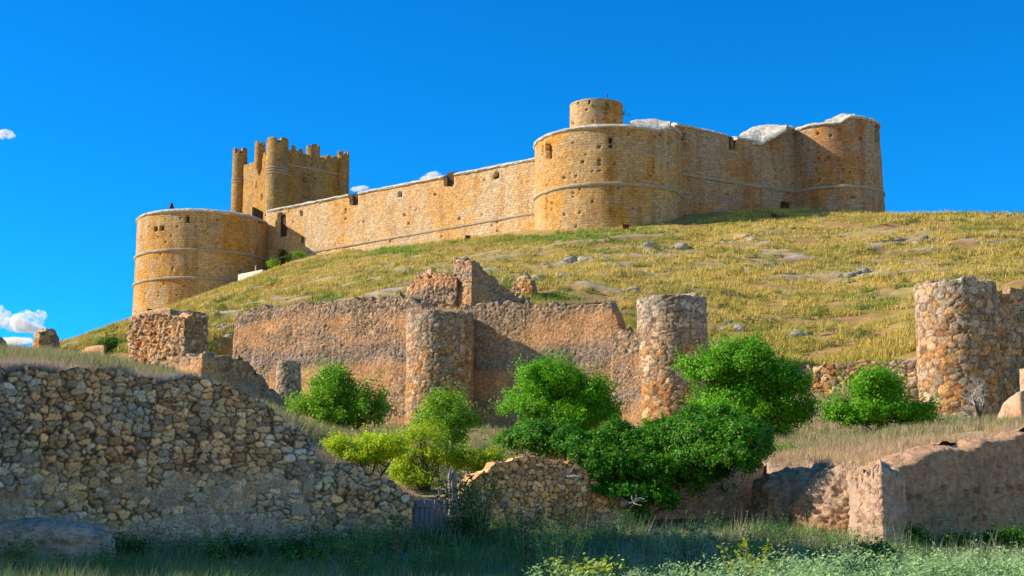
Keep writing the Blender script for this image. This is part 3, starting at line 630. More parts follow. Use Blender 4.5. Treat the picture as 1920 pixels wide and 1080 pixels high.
CR = (pl(1268, 175, 330), pl(1492, 184.5, 330))
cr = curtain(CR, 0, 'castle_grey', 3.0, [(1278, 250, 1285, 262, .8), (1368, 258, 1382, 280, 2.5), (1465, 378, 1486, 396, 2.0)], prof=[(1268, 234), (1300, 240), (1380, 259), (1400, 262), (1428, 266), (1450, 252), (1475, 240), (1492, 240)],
        height=15, mould=None, copsegs=[(1270, 1366), (1383, 1490)], label='shaded curtain wall between the middle and right towers', seed=6, pits=.03)
pa = np.array(CR[0]); pb = np.array(CR[1]); za = on_line(1283, 327, *CR)[1]
sweep('moulding', [(*(pa+(pb-pa)*t), za-.3*t) for t in np.linspace(0, 1, 100)], HALF, M['moulding'], cr, False, .12)
# swelling pale parapet tops
def parapet_roof(low, up, D, back, parent):
    """sloping mortared top of a thick parapet, between its front lip and its higher back lip"""
    n = 40; q = np.linspace(0, 1, n)
    def along(pts):
        pts = np.array(pts, float); l = np.concatenate([[0], np.cumsum(np.linalg.norm(np.diff(pts, axis=0), axis=1))]); l /= l[-1]; return np.stack([np.interp(q, l, pts[:, 0]), np.interp(q, l, pts[:, 1])], 1)
    A_ = np.array([at(a, b, D) for a, b in along(low)]); B_ = np.array([at(a, b, D+back) for a, b in along(up)]); V = []
    for k in range(9):
        t = k/8; P = A_*(1-t)+B_*t; P[:, 2] += .25*math.sin(t*math.pi)+(fbm(P, .9, 3)-.5)*.35; V.append(P)
    E = B_.copy(); E[:, 2] -= 2; V.append(E); E = A_.copy(); E[:, 2] -= .5; V.insert(0, E); V = np.concatenate(V)
    i = np.arange(11*n).reshape(11, n); Fc = np.stack([i[:-1, :-1], i[:-1, 1:], i[1:, 1:], i[1:, :-1]], -1).reshape(-1, 4)
    return mesh_obj('parapet_roof', V, Fc, M['coping'], parent)
parapet_roof([(1183, 233), (1215, 238), (1236, 240), (1256, 231)], [(1180, 229), (1198, 223), (1228, 222), (1258, 230)], 170, 3, mt)
parapet_roof([(1384, 260), (1405, 263), (1428, 265), (1450, 253), (1474, 239)], [(1390, 250), (1410, 238), (1440, 233), (1460, 234), (1478, 236)], 181, 3, cr)
parapet_roof([(1545, 231), (1572, 231), (1590, 226), (1602, 219)], [(1550, 226), (1566, 219), (1580, 212), (1604, 215)], 181.5, 2.5, rt)
# doorway lining at the gate
mb = MB(); q = at(527, 496, 199.6)
# keep
KC, KL, KR = pl(520, 225, 330), pl(449, 238, 330), pl(645, 233.5, 330); KB = KL+KR-KC
kz = at(560, 288, 229)[2]
lp = loop_poly([KL, KC, KR, KB], .2); sdist = np.concatenate([[0], np.cumsum(np.linalg.norm(np.diff(lp[0], axis=0), axis=1))])
zt = kz+np.where((sdist % 1.4) < .75, .0, -.6)+(h3(np.floor(sdist/1.4).astype(int), np.zeros(len(sdist), int), np.zeros(len(sdist), int), 3)-.5)*.9
zt = zt+.9*(1-sstep(np.linalg.norm(lp[0]-KC, axis=1), 1.5, 5))
kp = solid('keep', lp, kz-13, zt, .2, M['keep'], CA, uvmode=True, bulge=.15, caprings=3, inner=.3, openings=[(568, 332, 574, 341, .8), (479, 341, 482, 353, .5), (489, 366, 492, 376, .5), (578, 346, 580, 352, .4)], seed=8, pits=.03)
kp['label'] = 'square battlemented keep with rounded corner turrets'
def kturret(pxc, D, half, pytop, pybot, seed, crown=.7, name='corner_turret'):
    c = pl(pxc, D, 330); r = half/F*D; z = at(pxc, pytop, D-r)[2]; zb = at(pxc, pybot, D-r)[2]; lp = loop_circle(c, r, .14); n = len(lp[0])
    ang = np.arange(n)/n*9+.3; zt = z-np.where((ang % 1) < .4, 0, crown)*(h3(np.floor(ang).astype(int), np.zeros(n, int), np.zeros(n, int), seed) > .35)
    full = pybot > 370
    shp = None if full else (lambda Z, b, t: -r*.8*(1-sstep(Z, b.min(), b.min()+1.8)))
    o = solid(name, lp, zb, zt, .14, M['keep'], kp, uvmode=True, bulge=.12, caprings=3, inner=.3, seed=seed, shape=shp)
    return c, r, z
c, r, z = kturret(519, 225.3, 21, 256, 400, 21, .9)
for py in (313, 318, 323):
    zz = at(519, py, 223.6)[2]; sweep('moulding', [(c[0]+r*math.cos(a), c[1]+r*math.sin(a), zz) for a in np.arange(50)*2*math.pi/50], [(k*.5, v*.5) for k, v in HALF], M['moulding'], kp, True, .05)
c, r, z = kturret(449, 237.8, 14, 276, 400, 22, 1.0)
for py in (335, 340):
    zz = at(449, py, 236.6)[2]; sweep('moulding', [(c[0]+r*math.cos(a), c[1]+r*math.sin(a), zz) for a in np.arange(50)*2*math.pi/50], [(k*.5, v*.5) for k, v in HALF], M['moulding'], kp, True, .05)
kturret(486, 231, 10, 264, 326, 23, .8); kturret(586, 230.4, 13, 270, 322, 24, .5); kturret(643, 233.5, 12, 281, 400, 25, 1.0)
# courses on the keep's right face
for a, b, py in ((KC, KR, 312),):
    zz = on_line(560, py, a, b)[1]; sweep('moulding', [(*(a+(b-a)*t), zz) for t in np.linspace(0, 1, 30)], [(k*.35, v*.6) for k, v in HALF], M['moulding'], kp, False, .06)
# low white parapet beside the left tower, the iron boxes
A_, B_ = at(446, 531, 194.0), at(492, 508, 190.0)
mb = MB(); mid = (A_+B_)/2
lpw = loop_wall(A_[:2], B_[:2], .35, .15, coarse=1); z1 = at(468, 510, 192)[2]
tag(solid('parapet', lpw, z1-2.4, z1+.0, .15, M['adobe'], colfn=lambda V, e, r: (np.full((len(V), 3), (.66, .62, .56)), np.ones(len(V))), caprings=2), 'low white parapet wall at the foot of the left castle tower', 'parapet')
mb = MB(); q = at(479, 512, 191.5); mb.tube([q+[0, 0, -.8], q+[0, 0, 1.0]], .06, 8); mb.box(q+[0, 0, 1.02], (.2, .2, .05)); tag(mb.build('post', M['white']), 'thin pale post on the low white parapet', 'post')
def iron_box(px, py, D, s, label):
    x, y = pl(px, D, py); z = tz(x, y); mb = MB(); mb.box((x, y, z+s*.45), (s, s*.6, s*.95), .2, 0, .96); mb.box((x, y, z+s*.95), (s*1.1, s*.7, s*.08), .2)
    mb.box((x-.1*s, y-s*.33, z+s*.5), (s*.7, .05, s*.6), .2); tag(mb.build('iron_box', M['rust']), label, 'metal box', 'rusty boxes below the castle')
iron_box(1173, 418, 164, .75, 'small rust-red metal box below the large middle castle tower')
iron_box(877, 437, 174.6, .6, 'small rust-red metal box at the foot of the long sunlit castle wall')
iron_box(1451, 402, 169, .6, 'small reddish metal box on the ridge before the shaded castle wall')
iron_box(281, 579, 195, .7, 'small brown metal box at the foot of the left castle tower')
# red corner spike on left tower rim and block on the long wall
mb = MB(); q = at(322, 384, 205); mb.box(q+[0, 0, -.1], (.7, .4, .9), .5, 0, .2); mb.build('finial', M['rust'], lt)

# ------------------------------------------------------------------ foliage
def leaf_mesh(name, C, Nn, size, col, parent=None, mat='leaf', aspect=.5):
    n = len(C); Nn = Nn/(np.linalg.norm(Nn, axis=1)[:, None]+1e-9); a = np.cross(Nn, rng.normal(size=(n, 3))); a /= np.linalg.norm(a, axis=1)[:, None]+1e-9; b = np.cross(Nn, a)
    s = (size*(.6+.8*rng.random(n)))[:, None]
    V = np.stack([C-a*s, C+b*s*aspect, C+a*s, C-b*s*aspect], 1).reshape(-1, 3)
    Fc = np.arange(n*4).reshape(n, 4); return mesh_obj(name, V, Fc, M[mat], parent, col=np.repeat(col, 4, 0))
def clumps(lobes, n_clump, per, clump_r, base, shell=(.55, 1.08), outward=.8, floor=None, var=.25, updir=.3, cull=.44):
    w = np.array([max(l[3:6])**2 for l in lobes]); w /= w.sum(); k = rng.choice(len(lobes), n_clump, p=w)
    L = np.array(lobes)[k]; d = rng.normal(size=(n_clump, 3)); d[:, 2] = np.where(d[:, 2] < -.3, -d[:, 2]*.6, d[:, 2]); d /= np.linalg.norm(d, axis=1)[:, None]
    rr = shell[0]+(shell[1]-shell[0])*rng.random(n_clump)**.55; c = L[:, :3]+d*L[:, 3:6]*rr[:, None]
    c = c+d*((fbm(c, max(.8, clump_r*3.2), 57, 2)-.5)*clump_r*3.6)[:, None]; nz = fbm(c, max(.5, clump_r*2.2), 55, 3); keep = (nz > cull-.12*(rr < .8)); c, d, rr = c[keep], d[keep], rr[keep]; m = len(c)
    if floor is not None: c[:, 2] = np.maximum(c[:, 2], floor)
    cc = np.repeat(c, per, 0); dd = np.repeat(d, per, 0); g = rng.normal(size=(m*per, 3))*.45*clump_r
    stretch = rng.random(m*per)[:, None]*clump_r*1.3*outward*np.repeat(np.where(rng.random(m) < .16, 2.6, 1.), per)[:, None]
    P = cc+g+(dd+[0, 0, updir])*stretch
    N = rng.normal(size=(m*per, 3))*.6+dd*1.3+[0, 0, .4]
    hue = np.repeat(rng.random(m), per)[:, None]; b = np.array(base[0])*(1-hue)+np.array(base[1])*hue
    col = b*(1-var+2*var*rng.random((m*per, 1))); col = np.where(rng.random((m*per, 1)) < .04, np.array([.35, .30, .08]), col)
    return P, N, col
GREEN = ((.08, .32, .006), (.24, .56, .012)); YEL = ((.34, .56, .010), (.70, .78, .02)); DARK = ((.035, .14, .006), (.07, .22, .012)); MIDG = ((.13, .34, .012), (.30, .54, .025))
def sublobes(lobes, n, core=.72, size=(.34, .55), off=.72):
    out = []
    for l in lobes:
        out.append((l[0], l[1], l[2], l[3]*core, l[4]*core, l[5]*core))
        for q in range(n):
            d = rng.normal(size=3); d[2] = abs(d[2])*.9-.25; d /= np.linalg.norm(d); k = rng.uniform(*size); o = off*rng.uniform(.8, 1.2); m = min(l[3:6])
            out.append((l[0]+d[0]*l[3]*o, l[1]+d[1]*l[4]*o, l[2]+d[2]*l[5]*o, (l[3]*.5+m*.5)*k, (l[4]*.5+m*.5)*k, (l[5]*.6+m*.4)*k))
    return out
def tree(name, base, lobes, n_clump, per, clump_r, leaf, cols, label, cat='tree', trunk_r=.15, stems=4, low=.3, cull=.42, bark='bark', parts=('trunk', 'crown'), aspect=.5, limbs=True, group=None):
    x, y = base; z = tz(x, y); n_clump = int(n_clump*1.45); per = int(per*1.3); leaf *= .72; lobes = [(l[0], l[1], l[2]-.02*l[5], l[3]*.98, l[4]*.98, l[5]*.96) for l in lobes]; root = empty(name, (x, y, z), label, cat, group); b0 = Vector((x, y, z-.2)); mb = MB()
    for k in range(stems):
        l = lobes[k % len(lobes)]; e = Vector(l[:3])+Vector((random.uniform(-.4, .4)*l[3], random.uniform(-.4, .4)*l[4], random.uniform(-.2, .4)*l[5]))
        st = b0+Vector((random.uniform(-1, 1), random.uniform(-1, 1), 0))*trunk_r*(1.5 if stems > 1 else 0)
        m1 = st.lerp(e, .35)+Vector((0, 0, (e.z-st.z)*.12)); m2 = st.lerp(e, .7)+Vector((random.uniform(-.15, .15), random.uniform(-.15, .15), .1))
        mb.tube([st, m1, m2, e], [trunk_r, trunk_r*.75, trunk_r*.5, trunk_r*.15], 7)
        if limbs:
            for q in range(7):
                a = m1.lerp(e, random.random()); l2 = random.choice(lobes); t = Vector(l2[:3])+Vector([random.gauss(0, .45)*l2[3+i] for i in range(3)])
                mb.tube([a, a.lerp(t, .5)+Vector((0, 0, .1)), t], [trunk_r*.3, trunk_r*.18, trunk_r*.06], 5)
    mb.build(parts[0], M[bark], root)
    P, N, col = clumps(sublobes(lobes, 9), n_clump, per, clump_r*.8, cols, cull=cull, floor=z+low, shell=(.5, 1.05)); leaf_mesh(parts[1], P, N, leaf, col, root, aspect=aspect); return root
def lob(px, py, D, wpx, hpx, dep=None):
    c = at(px, py, D); k = D/F; return (c[0], c[1], c[2], wpx*k, (dep if dep else wpx*k), hpx*k)
# town-side trees
D = 62; tree('broadleaf_tree', pl(652, D, 830), [lob(620, 745, D, 45, 40), lob(665, 765, D, 50, 45), lob(595, 775, D, 42, 38), lob(640, 790, D, 60, 28), lob(700, 775, D, 28, 22), lob(632, 722, D, 28, 24)], 620, 26, .34, .085, MIDG,
     'round bright green tree left of the yellow-green bushes, before the high brown wall', trunk_r=.10, stems=6)
D = 52; tree('broadleaf_tree', pl(836, D, 850), [lob(835, 770, D, 30, 28), lob(860, 795, D, 32, 28), lob(815, 795, D, 24, 26), lob(845, 825, D, 34, 14)], 330, 20, .28, .07, MIDG,
     'small airy green tree with a thin bare trunk in front of the flush round tower', trunk_r=.07, stems=2, cull=.47)
D = 66; tree('broadleaf_tree', pl(1050, D, 840), [lob(1045, 735, D, 70, 52), lob(1095, 745, D, 48, 40), lob(995, 765, D, 46, 38), lob(1055, 780, D, 88, 40), lob(1115, 785, D, 38, 30), lob(1025, 712, D, 30, 28), lob(1050, 808, D, 85, 24)], 1250, 26, .34, .085, GREEN,
     'dense dome-shaped bright green tree between the flush tower and the freestanding tower', trunk_r=.14, stems=4, cull=.33)
D = 61; tree('broadleaf_tree', pl(1420, D, 850), [lob(1400, 700, D, 62, 52), lob(1450, 730, D, 62, 55), lob(1330, 710, D, 50, 38), lob(1380, 770, D, 85, 55), lob(1465, 790, D, 52, 48), lob(1310, 690, D, 26, 16), lob(1410, 672, D, 40, 26), lob(1440, 820, D, 40, 26)], 1900, 26, .36, .09, ((.08, .29, .006), (.21, .52, .012)),
     'biggest green tree, right of the freestanding round tower', trunk_r=.2, stems=5, cull=.42)
D = 59; tree('broadleaf_shrub', pl(1650, D, 825), [lob(1640, 745, D, 55, 32), lob(1600, 780, D, 46, 34), lob(1660, 785, D, 70, 32), lob(1720, 785, D, 36, 24), lob(1655, 730, D, 30, 22)], 900, 24, .32, .085, GREEN,
     'low spreading green shrub between the biggest tree and the far right tower', 'shrub', trunk_r=.08, stems=5)
D = 80; tree('broadleaf_shrub', pl(201, D, 665), [lob(198, 655, D, 17, 14), lob(208, 650, D, 12, 10)], 80, 22, .3, .09, DARK, 'small dark round bush beside the blocky orange ruin on the left slope', 'shrub', trunk_r=.04, stems=3, low=0)
for px, py, w, h, D, lab in ((1215, 800, 16, 14, 70, 'small bright shrub at the base of the freestanding round tower'), (1250, 805, 20, 20, 66, 'small bright shrub just left of the biggest tree'),
                             (893, 870, 34, 26, 45, 'yellow-green bush right of the weathered log post'), (1470, 862, 26, 9, 48, 'low bright green plant below the biggest tree')):
    tree('shrub', pl(px, D, py+h), [lob(px, py, D, w, h), lob(px+w*.5, py+h*.4, D, w*.6, h*.6)], int(w*h*.28)+30, 20, .2, .065, MIDG if 'yellow' not in lab else ((.30, .48, .012), (.50, .60, .02)), lab, 'shrub', trunk_r=.03, stems=3, low=0)
# yellow-green bushes by the gate
D = 43; tree('flowering_shrub', pl(700, D, 880), [lob(640, 840, D, 34, 18, .8), lob(690, 840, D, 36, 26, .9), lob(725, 850, D, 34, 30, .9), lob(665, 862, D, 55, 16, .8)], 700, 20, .17, .05, YEL,
     'yellow-green flowering bush above the low wall left of the gate', 'shrub', trunk_r=.05, stems=5, low=-.2)
D = 45; tree('flowering_shrub', pl(800, D, 900), [lob(795, 825, D, 34, 24, .9), lob(770, 860, D, 36, 30, .9), lob(822, 865, D, 40, 38, .9), lob(790, 905, D, 40, 28, .9), lob(760, 890, D, 26, 26, .8)], 620, 18, .18, .05, ((.26, .46, .012), (.60, .68, .02)),
     'tall twiggy yellow-green bush directly behind the plank gate', 'shrub', trunk_r=.06, stems=7, low=-.6, cull=.47)
# hanging ivy mass
ivy_l = [lob(1035, 830, 42.0, 95, 28, .9), lob(975, 824, 42.6, 40, 20, .8), lob(1090, 845, 41.6, 85, 36, 1.0), lob(1160, 838, 42.3, 90, 34, 1.0), lob(1220, 850, 42.2, 90, 46, 1.1), lob(1320, 830, 41.2, 85, 58, 1.6), lob(1385, 835, 40.8, 58, 52, 1.7),
         lob(1118, 885, 40.2, 52, 46, .8), lob(1180, 900, 40.3, 75, 62, .9), lob(1250, 905, 40.6, 75, 58, .9), lob(1310, 890, 41.6, 62, 50, .9), lob(1165, 925, 39.6, 52, 22, .6), lob(1230, 945, 39.8, 40, 30, .6), lob(1350, 865, 40.6, 80, 45, 1.6), lob(1205, 970, 39.7, 12, 24, .3)]
x, y = pl(1250, 41.5, 900); root = empty('ivy', (x, y, 0), 'huge dark green ivy mass draped over the rubble walls in the centre right', 'ivy')
P, N, col = clumps(sublobes(ivy_l, 12, .9, (.22, .38), .88), 7000, 26, .13, ((.035, .17, .004), (.10, .34, .010)), shell=(.72, 1.05), cull=.28, updir=-.35, outward=.7)
leaf_mesh('foliage', P, N, .043, col, root, aspect=.6)
mb = MB()
for k in range(26):
    l = random.choice(ivy_l); s = Vector((l[0], l[1]+.3, l[2]-.5*l[5])); pts = [s]
    for q in range(4): pts.append(pts[-1]+Vector((random.uniform(-.3, .3), random.uniform(-.25, .1), random.uniform(-.1, .25))))
    mb = MB(); mb.tube(pts, [.04, .03, .025, .02, .01], 5); mb.build('stem', M['bark'], root)
def dead_twigs(px, py, D, label, n=14, s=.35):
    mb = MB(); b = Vector(at(px, py, D))
    for k in range(n):
        p = b.copy(); d = Vector((random.gauss(0, 1), random.gauss(0, .4), random.gauss(.2, .6))).normalized(); pts = [p.copy()]
        for q in range(4): d = (d+Vector([random.gauss(0, .35) for _ in range(3)])).normalized(); p += d*s*.3; pts.append(p.copy())
        mb.tube(pts, [.018, .015, .011, .008, .004], 4)
    tag(mb.build('dead_branch', M['twig']), label, 'dead branch')
dead_twigs(1188, 942, 38.9, 'pale dead twigs poking from the lower middle of the ivy')
dead_twigs(1058, 895, 38.6, 'pale dead branch on the rubble wall at the left edge of the ivy', 8, .5)
dead_twigs(1775, 973, 36.6, 'pale dry twigs on the face of the holed earthen wall', 14, .3)
# bare tree
def bare_tree(px, py, D, h, label):
    x, y = pl(px, D, py); z = tz(x, y); root = empty('bare_tree', (x, y, z), label, 'tree'); tr = MB(); tw = MB()
    def grow(p, d, L, r, lev):
        pts = [p.copy()]; q = p.copy(); dd = d.copy()
        for i in range(4):
            dd = (dd+Vector([random.gauss(0, .13) for _ in range(3)])+Vector((0, 0, .05))).normalized(); q = q+dd*L/4; pts.append(q.copy())
        (tr if lev < 2 else tw).tube(pts, [r, r*.85, r*.7, r*.58, r*.45], 6 if lev < 2 else 4)
        if lev < 5:
            for k in range(3 if lev else 4):
                t = random.uniform(.45, 1) if lev else random.uniform(.75, 1); i = int(t*4); s = pts[i]
                nd_ = (dd+Vector([random.gauss(0, .5) for _ in range(3)])*(1.35 if lev == 0 else .85)).normalized(); grow(s, nd_, L*random.uniform(.66, .88), r*.56, lev+1)
    grow(Vector((x, y, z-.2)), Vector((-.12, 0, 1)), h*.27, .14, 0); tr.build('trunk', M['bark'], root); tw.build('branches', M['twig'], root)
bare_tree(1838, 792, 60, 3.7, 'leafless grey twiggy tree in front of the far right tower')

# ---- gate and posts
A_, B_ = at(776, 1005, 37.2), at(841, 1005, 37.7); zt_ = at(800, 937, 37.4)[2]; zb_ = -.9
root = empty('plank_gate', ((A_+B_)/2*[1, 1, 0]+[0, 0, zb_]), 'weathered blue-grey plank gate in the gap between the rubble walls', 'gate')
for k in range(7):
    t = (k+.5)/7; p = A_+(B_-A_)*t; mb = MB(); mb.box((p[0], p[1]+random.uniform(-.012, .012), (zt_+zb_)/2+random.uniform(-.03, .03)), (.122, .035, zt_-zb_), .4, .004); mb.build('plank', M['planks'], root)
p = (A_+B_)/2; ang = math.atan2(B_[1]-A_[1], B_[0]-A_[0]); mb = MB(); mb.box((p[0]+.01, p[1]-.04, zt_-.15), (.9, .03, .09), ang, .003); mb.build('rail', M['planks'], root); mb = MB(); mb.box((p[0]+.01, p[1]-.04, zb_+.35), (.9, .03, .09), ang, .003); mb.build('rail', M['planks'], root)
def log(px, y0, y1, D, r, label, lean=0):
    a, b = at(px+lean, y1, D), at(px, y0, D); a[2] -= .3; mb = MB(); n = 9; pts = [Vector(a).lerp(Vector(b), i/n)+Vector((random.uniform(-.02, .02), 0, 0)) for i in range(n+1)]
    for k in range(5):
        an = k*1.256; o = Vector((math.cos(an), math.sin(an), 0))*r*.5; m = n+1-random.randint(0, 1)
        mb.tube([p+o*random.uniform(.8, 1.15) for p in pts[:m]], [r*random.uniform(.48, .66) for _ in range(m-1)]+[r*.15], 7)
    tag(mb.build('log_post', M['log']), label, 'wooden post')
log(847, 880, 985, 37.3, .12, 'thick weathered grey log standing at the right side of the gate', 4)
log(837, 916, 960, 37.9, .04, 'thin upright stake just left of the thick weathered log')
log(822, 912, 955, 38.2, .035, 'short leaning pale stake behind the plank gate', 5)
mb = MB()
for px, py, w, h, D in ((765, 946, .42, .42, 36.35),): mb.box(at(px, py, D), (w, .3, h), .3, .03)
def stone_block(px, py, D, w, h, label):
    mb = MB(); mb.box(at(px, py, D), (w, .35, h), .42, .02); o = mb.build('stone_block', M['block']); tag(o, label, 'stone block')
    bm = o.modifiers.new('bevel', 'BEVEL'); bm.width = .02; bm.segments = 2
stone_block(559, 955, 34.52, .42, .28, 'pale squared block low in the big left wall near its right end')
stone_block(572, 915, 34.62, .2, .26, 'narrow pale squared block above the other at the right end of the big wall')

# ------------------------------------------------------------------ grass
def blades(x, y, z, h, wdt, col, per, spread, lean=.35):
    n = len(x)*per; X = np.repeat(x, per)+rng.normal(size=n)*spread; Y = np.repeat(y, per)+rng.normal(size=n)*spread; Zb = np.repeat(z, per)-.05
    hh = np.repeat(h, per)*(.5+.7*rng.random(n)); an = rng.random(n)*6.283; w = np.repeat(wdt, per)*.5
    dx, dy = np.cos(an), np.sin(an); lx, ly = rng.normal(size=n)*lean*hh+.12*hh, rng.normal(size=n)*lean*hh
    V = np.stack([np.stack([X-dx*w, Y-dy*w, Zb], 1), np.stack([X+dx*w, Y+dy*w, Zb], 1), np.stack([X+lx, Y+ly, Zb+hh], 1)], 1).reshape(-1, 3)
    c = np.repeat(col, per, 0)*(.75+.5*rng.random((n, 1))); return V, np.repeat(c, 3, 0)
def grass(name, label, parts):
    V = np.concatenate([p[0] for p in parts]); c = np.concatenate([p[1] for p in parts]); o = mesh_obj(name, V, np.arange(len(V)).reshape(-1, 3), M['grass'], col=c); tag(o, label, 'grass', kind='stuff')
def hill_grass(n):
    D = np.exp(rng.uniform(math.log(80), math.log(190), n)); u = rng.uniform(-.40, .46, n); x = u*D; k = D > yT(x)+.8; k &= ~((np.hypot(x-ltc[0], D-ltc[1]) < ltr+.3) | (np.hypot(x-mtc[0], D-mtc[1]) < mtr+.3) | (np.hypot(x-rtc[0], D-rtc[1]) < rtr+.4))
    # nothing inside the castle walls
    for L in (CW, CR):
        A, B = np.array(L[0]), np.array(L[1]); d = (B-A)/np.linalg.norm(B-A); nn = np.array([-d[1], d[0]]); nn = nn if nn[1] > 0 else -nn
        P = np.stack([x, D], 1)-A; s = P@d; k &= ~((P@nn > -.2) & (s > -20) & (s < np.linalg.norm(B-A)+20))
    x, D = x[k], D[k]; P = np.stack([x, D, 0*x], 1); cl = fbm(P, 1.7, 61, 3); n2 = fbm(P, (3.5, 1.6, 1), 37, 4); led = np.abs(fbm(np.stack([x*.35, D, 0*x], 1), 6, 21, 3)-.5)
    k = (cl > .40+.35*sstep(n2, .56, .68)) & ~((led < .02) & (n2 > .49) & (D > 100) & (D < 155)); x, D = x[k], D[k]; P = P[k]; cl = cl[k]
    g = fbm(P, (14, 7, 1), 31, 4); q = fbm(P, (5, 3, 1), 71, 3); r = rng.random(len(x))
    gold = np.array([.54, .40, .08]); straw = np.array([.70, .56, .19]); olive = np.array([.30, .31, .05]); green = np.array([.13, .24, .03])
    c = straw+(gold-straw)*r[:, None]; c = c+(olive-c)*(sstep(g, .48, .62)*.38)[:, None]; c = c+(green-c)*(sstep(q, .62, .74)*.8)[:, None]
    near = 1-sstep(D-yT(x), 1.5, 7); c = c+(olive*1.3-c)*(near*.5)[:, None]
    px, py = proj(np.stack([x, D, terrain(x, D)], 1)); gr = np.exp(-((px-1090)/130)**2)*np.exp(-((py-445)/14)**2)+np.exp(-((px-740)/70)**2)*np.exp(-((py-472)/9)**2)
    c = c+(np.array([.22, .34, .05])-c)*np.clip(gr*1.3, 0, .9)[:, None]
    h = (.22+.38*cl)*(1+.5*(r > .93)); w = .035+.00042*D
    return blades(x, D, terrain(x, D), h, w, c, 6, .14)
def scrub():
    L = []
    for k in range(420):
        D = math.exp(random.uniform(math.log(86), math.log(168))); u = random.uniform(-.33, .40); x = u*D
        if D < float(yT(x))+2 or np.hypot(x-mtc[0], D-mtc[1]) < mtr+1 or (x < 0 and D > 150): continue
        r = random.uniform(.15, .5); L.append((x, D, tz(x, D)+r*.3, r*1.6, r, r*.6))
    P, N, C = clumps(L, 3800, 12, .2, ((.16, .20, .03), (.30, .30, .08)), cull=.3); return P, N, C*(.5+1.1*fbm(P, 5, 29, 2))[:, None]
P, N, C = scrub(); tag(leaf_mesh('scrub', P, N, .10, C, mat='grass', aspect=.3), 'low olive scrub dotted over the castle hill', 'scrub', kind='stuff')
grass('hill_grass', 'tufted dry golden grass all over the castle hill', [hill_grass(130000)])
def field(n, px0, px1, D0, D1, cols, h, per, w, dens=.42, sp=.08, test=None, lean=.35):
    D = rng.uniform(D0, D1, n); px = rng.uniform(px0, px1, n); x = (px-960)/F*D*1.01; k = np.ones(n, bool)
    P = np.stack([x, D, 0*x], 1); cl = fbm(P, .9, 63, 3); k &= cl > dens
    if test is not None: k &= test(x, D)
    x, D, cl = x[k], D[k], cl[k]; r = rng.random(len(x)); q = fbm(P[k], 1.8, 65, 2)
    c = np.array(cols)[np.minimum(((q*.6+r*.4-.15)/.7*len(cols)).astype(int).clip(0), len(cols)-1)]
    return blades(x, D, terrain(x, D), h*(.5+cl), np.full(len(x), w), c, per, sp, lean)
behind = lambda x, y: (y > yF(x)+.9) & (y < yT(x)-.3)
front = lambda x, y: y < yF(x)-.25
DRY = [(.62, .47, .28), (.48, .33, .22), (.70, .52, .27), (.36, .26, .20), (.72, .47, .19)]; TER = [(.30, .30, .12), (.40, .34, .18), (.22, .27, .09), (.34, .27, .18)]
grass('terrace_grass', 'grey-green and tan grass on the terrace between the town wall and the near walls',
      [field(29000, 300, 2300, 46, 88, TER, .42, 5, .04, .38, .12, behind), field(9000, -100, 520, 40, 80, TER, .38, 5, .035, .4, .12, behind)])
grass('dry_weeds', 'dead brown and pink dry weeds along the tops of the near walls and banks',
      [field(11000, 1440, 2300, 37.5, 53, DRY, .30, 7, .018, .36, .1, behind), field(3500, 300, 560, 32, 42, [(.52, .44, .40), (.45, .36, .32), (.36, .28, .24)], .40, 7, .015, .40, .1, lambda x, y: y > yF(x)+.6),
       field(4500, -60, 300, 31, 40, [(.52, .42, .36), (.42, .32, .26)], .32, 6, .015, .45, .1, lambda x, y: y > yF(x)+.6),
       field(2200, 585, 775, 35.4, 41, DRY, .2, 7, .015, .4, .08, lambda x, y: y > yF(x)+.3), field(1800, 880, 1060, 38, 43, DRY, .3, 7, .015, .4, .08, lambda x, y: y > yF(x)+.2)])
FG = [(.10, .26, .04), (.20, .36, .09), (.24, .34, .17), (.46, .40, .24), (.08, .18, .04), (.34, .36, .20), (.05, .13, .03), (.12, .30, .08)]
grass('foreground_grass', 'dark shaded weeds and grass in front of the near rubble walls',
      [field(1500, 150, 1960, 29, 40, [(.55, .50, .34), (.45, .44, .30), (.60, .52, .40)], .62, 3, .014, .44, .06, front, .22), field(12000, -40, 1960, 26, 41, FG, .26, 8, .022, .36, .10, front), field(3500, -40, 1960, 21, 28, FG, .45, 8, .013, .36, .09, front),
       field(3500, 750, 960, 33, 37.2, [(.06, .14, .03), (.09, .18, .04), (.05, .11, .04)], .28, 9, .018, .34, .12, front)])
# grass on tower tops and wall tops
def topgrass(c, r, z, n, h):
    a = rng.random(n)*6.283; q = np.sqrt(rng.random(n))*r*.9; x, y = c[0]+q*np.cos(a), c[1]+q*np.sin(a)
    return blades(x, y, np.full(n, z+.05), np.full(n, h), np.full(n, .04), np.array(DRY)[rng.integers(0, 4, n)]*1.1, 5, .1)
def linegrass(L, n, z, h, th=1.2):
    t = rng.random(n); A, B = np.array(L[0]), np.array(L[1]); P = A+(B-A)*t[:, None]; return blades(P[:, 0], P[:, 1]+.2+rng.random(n)*(th-.3), z(t) if callable(z) else np.full(n, z), np.full(n, h), np.full(n, .035), np.array(DRY+TER)[rng.integers(0, 9, n)], 5, .1)
zw1 = [on_line(a, b, *TW1)[1] for a, b in ((440, 600), (490, 577), (600, 570), (700, 560), (780, 556))]; zw2 = on_line(1000, 571, *TW2)[1]
grass('wall_top_grass', 'dry grass growing on the tops of the ruined town walls and towers',
      [topgrass(TA[1], TA[2], TA[3], 260, .4), topgrass(TB[1], TB[2], TB[3], 160, .22), topgrass(TC[1], TC[2], TC[3], 180, .28), linegrass(TW1, 500, lambda t: np.interp(t, [0, .15, .45, .75, 1], zw1), .25), linegrass(TW2, 420, zw2, .3)])

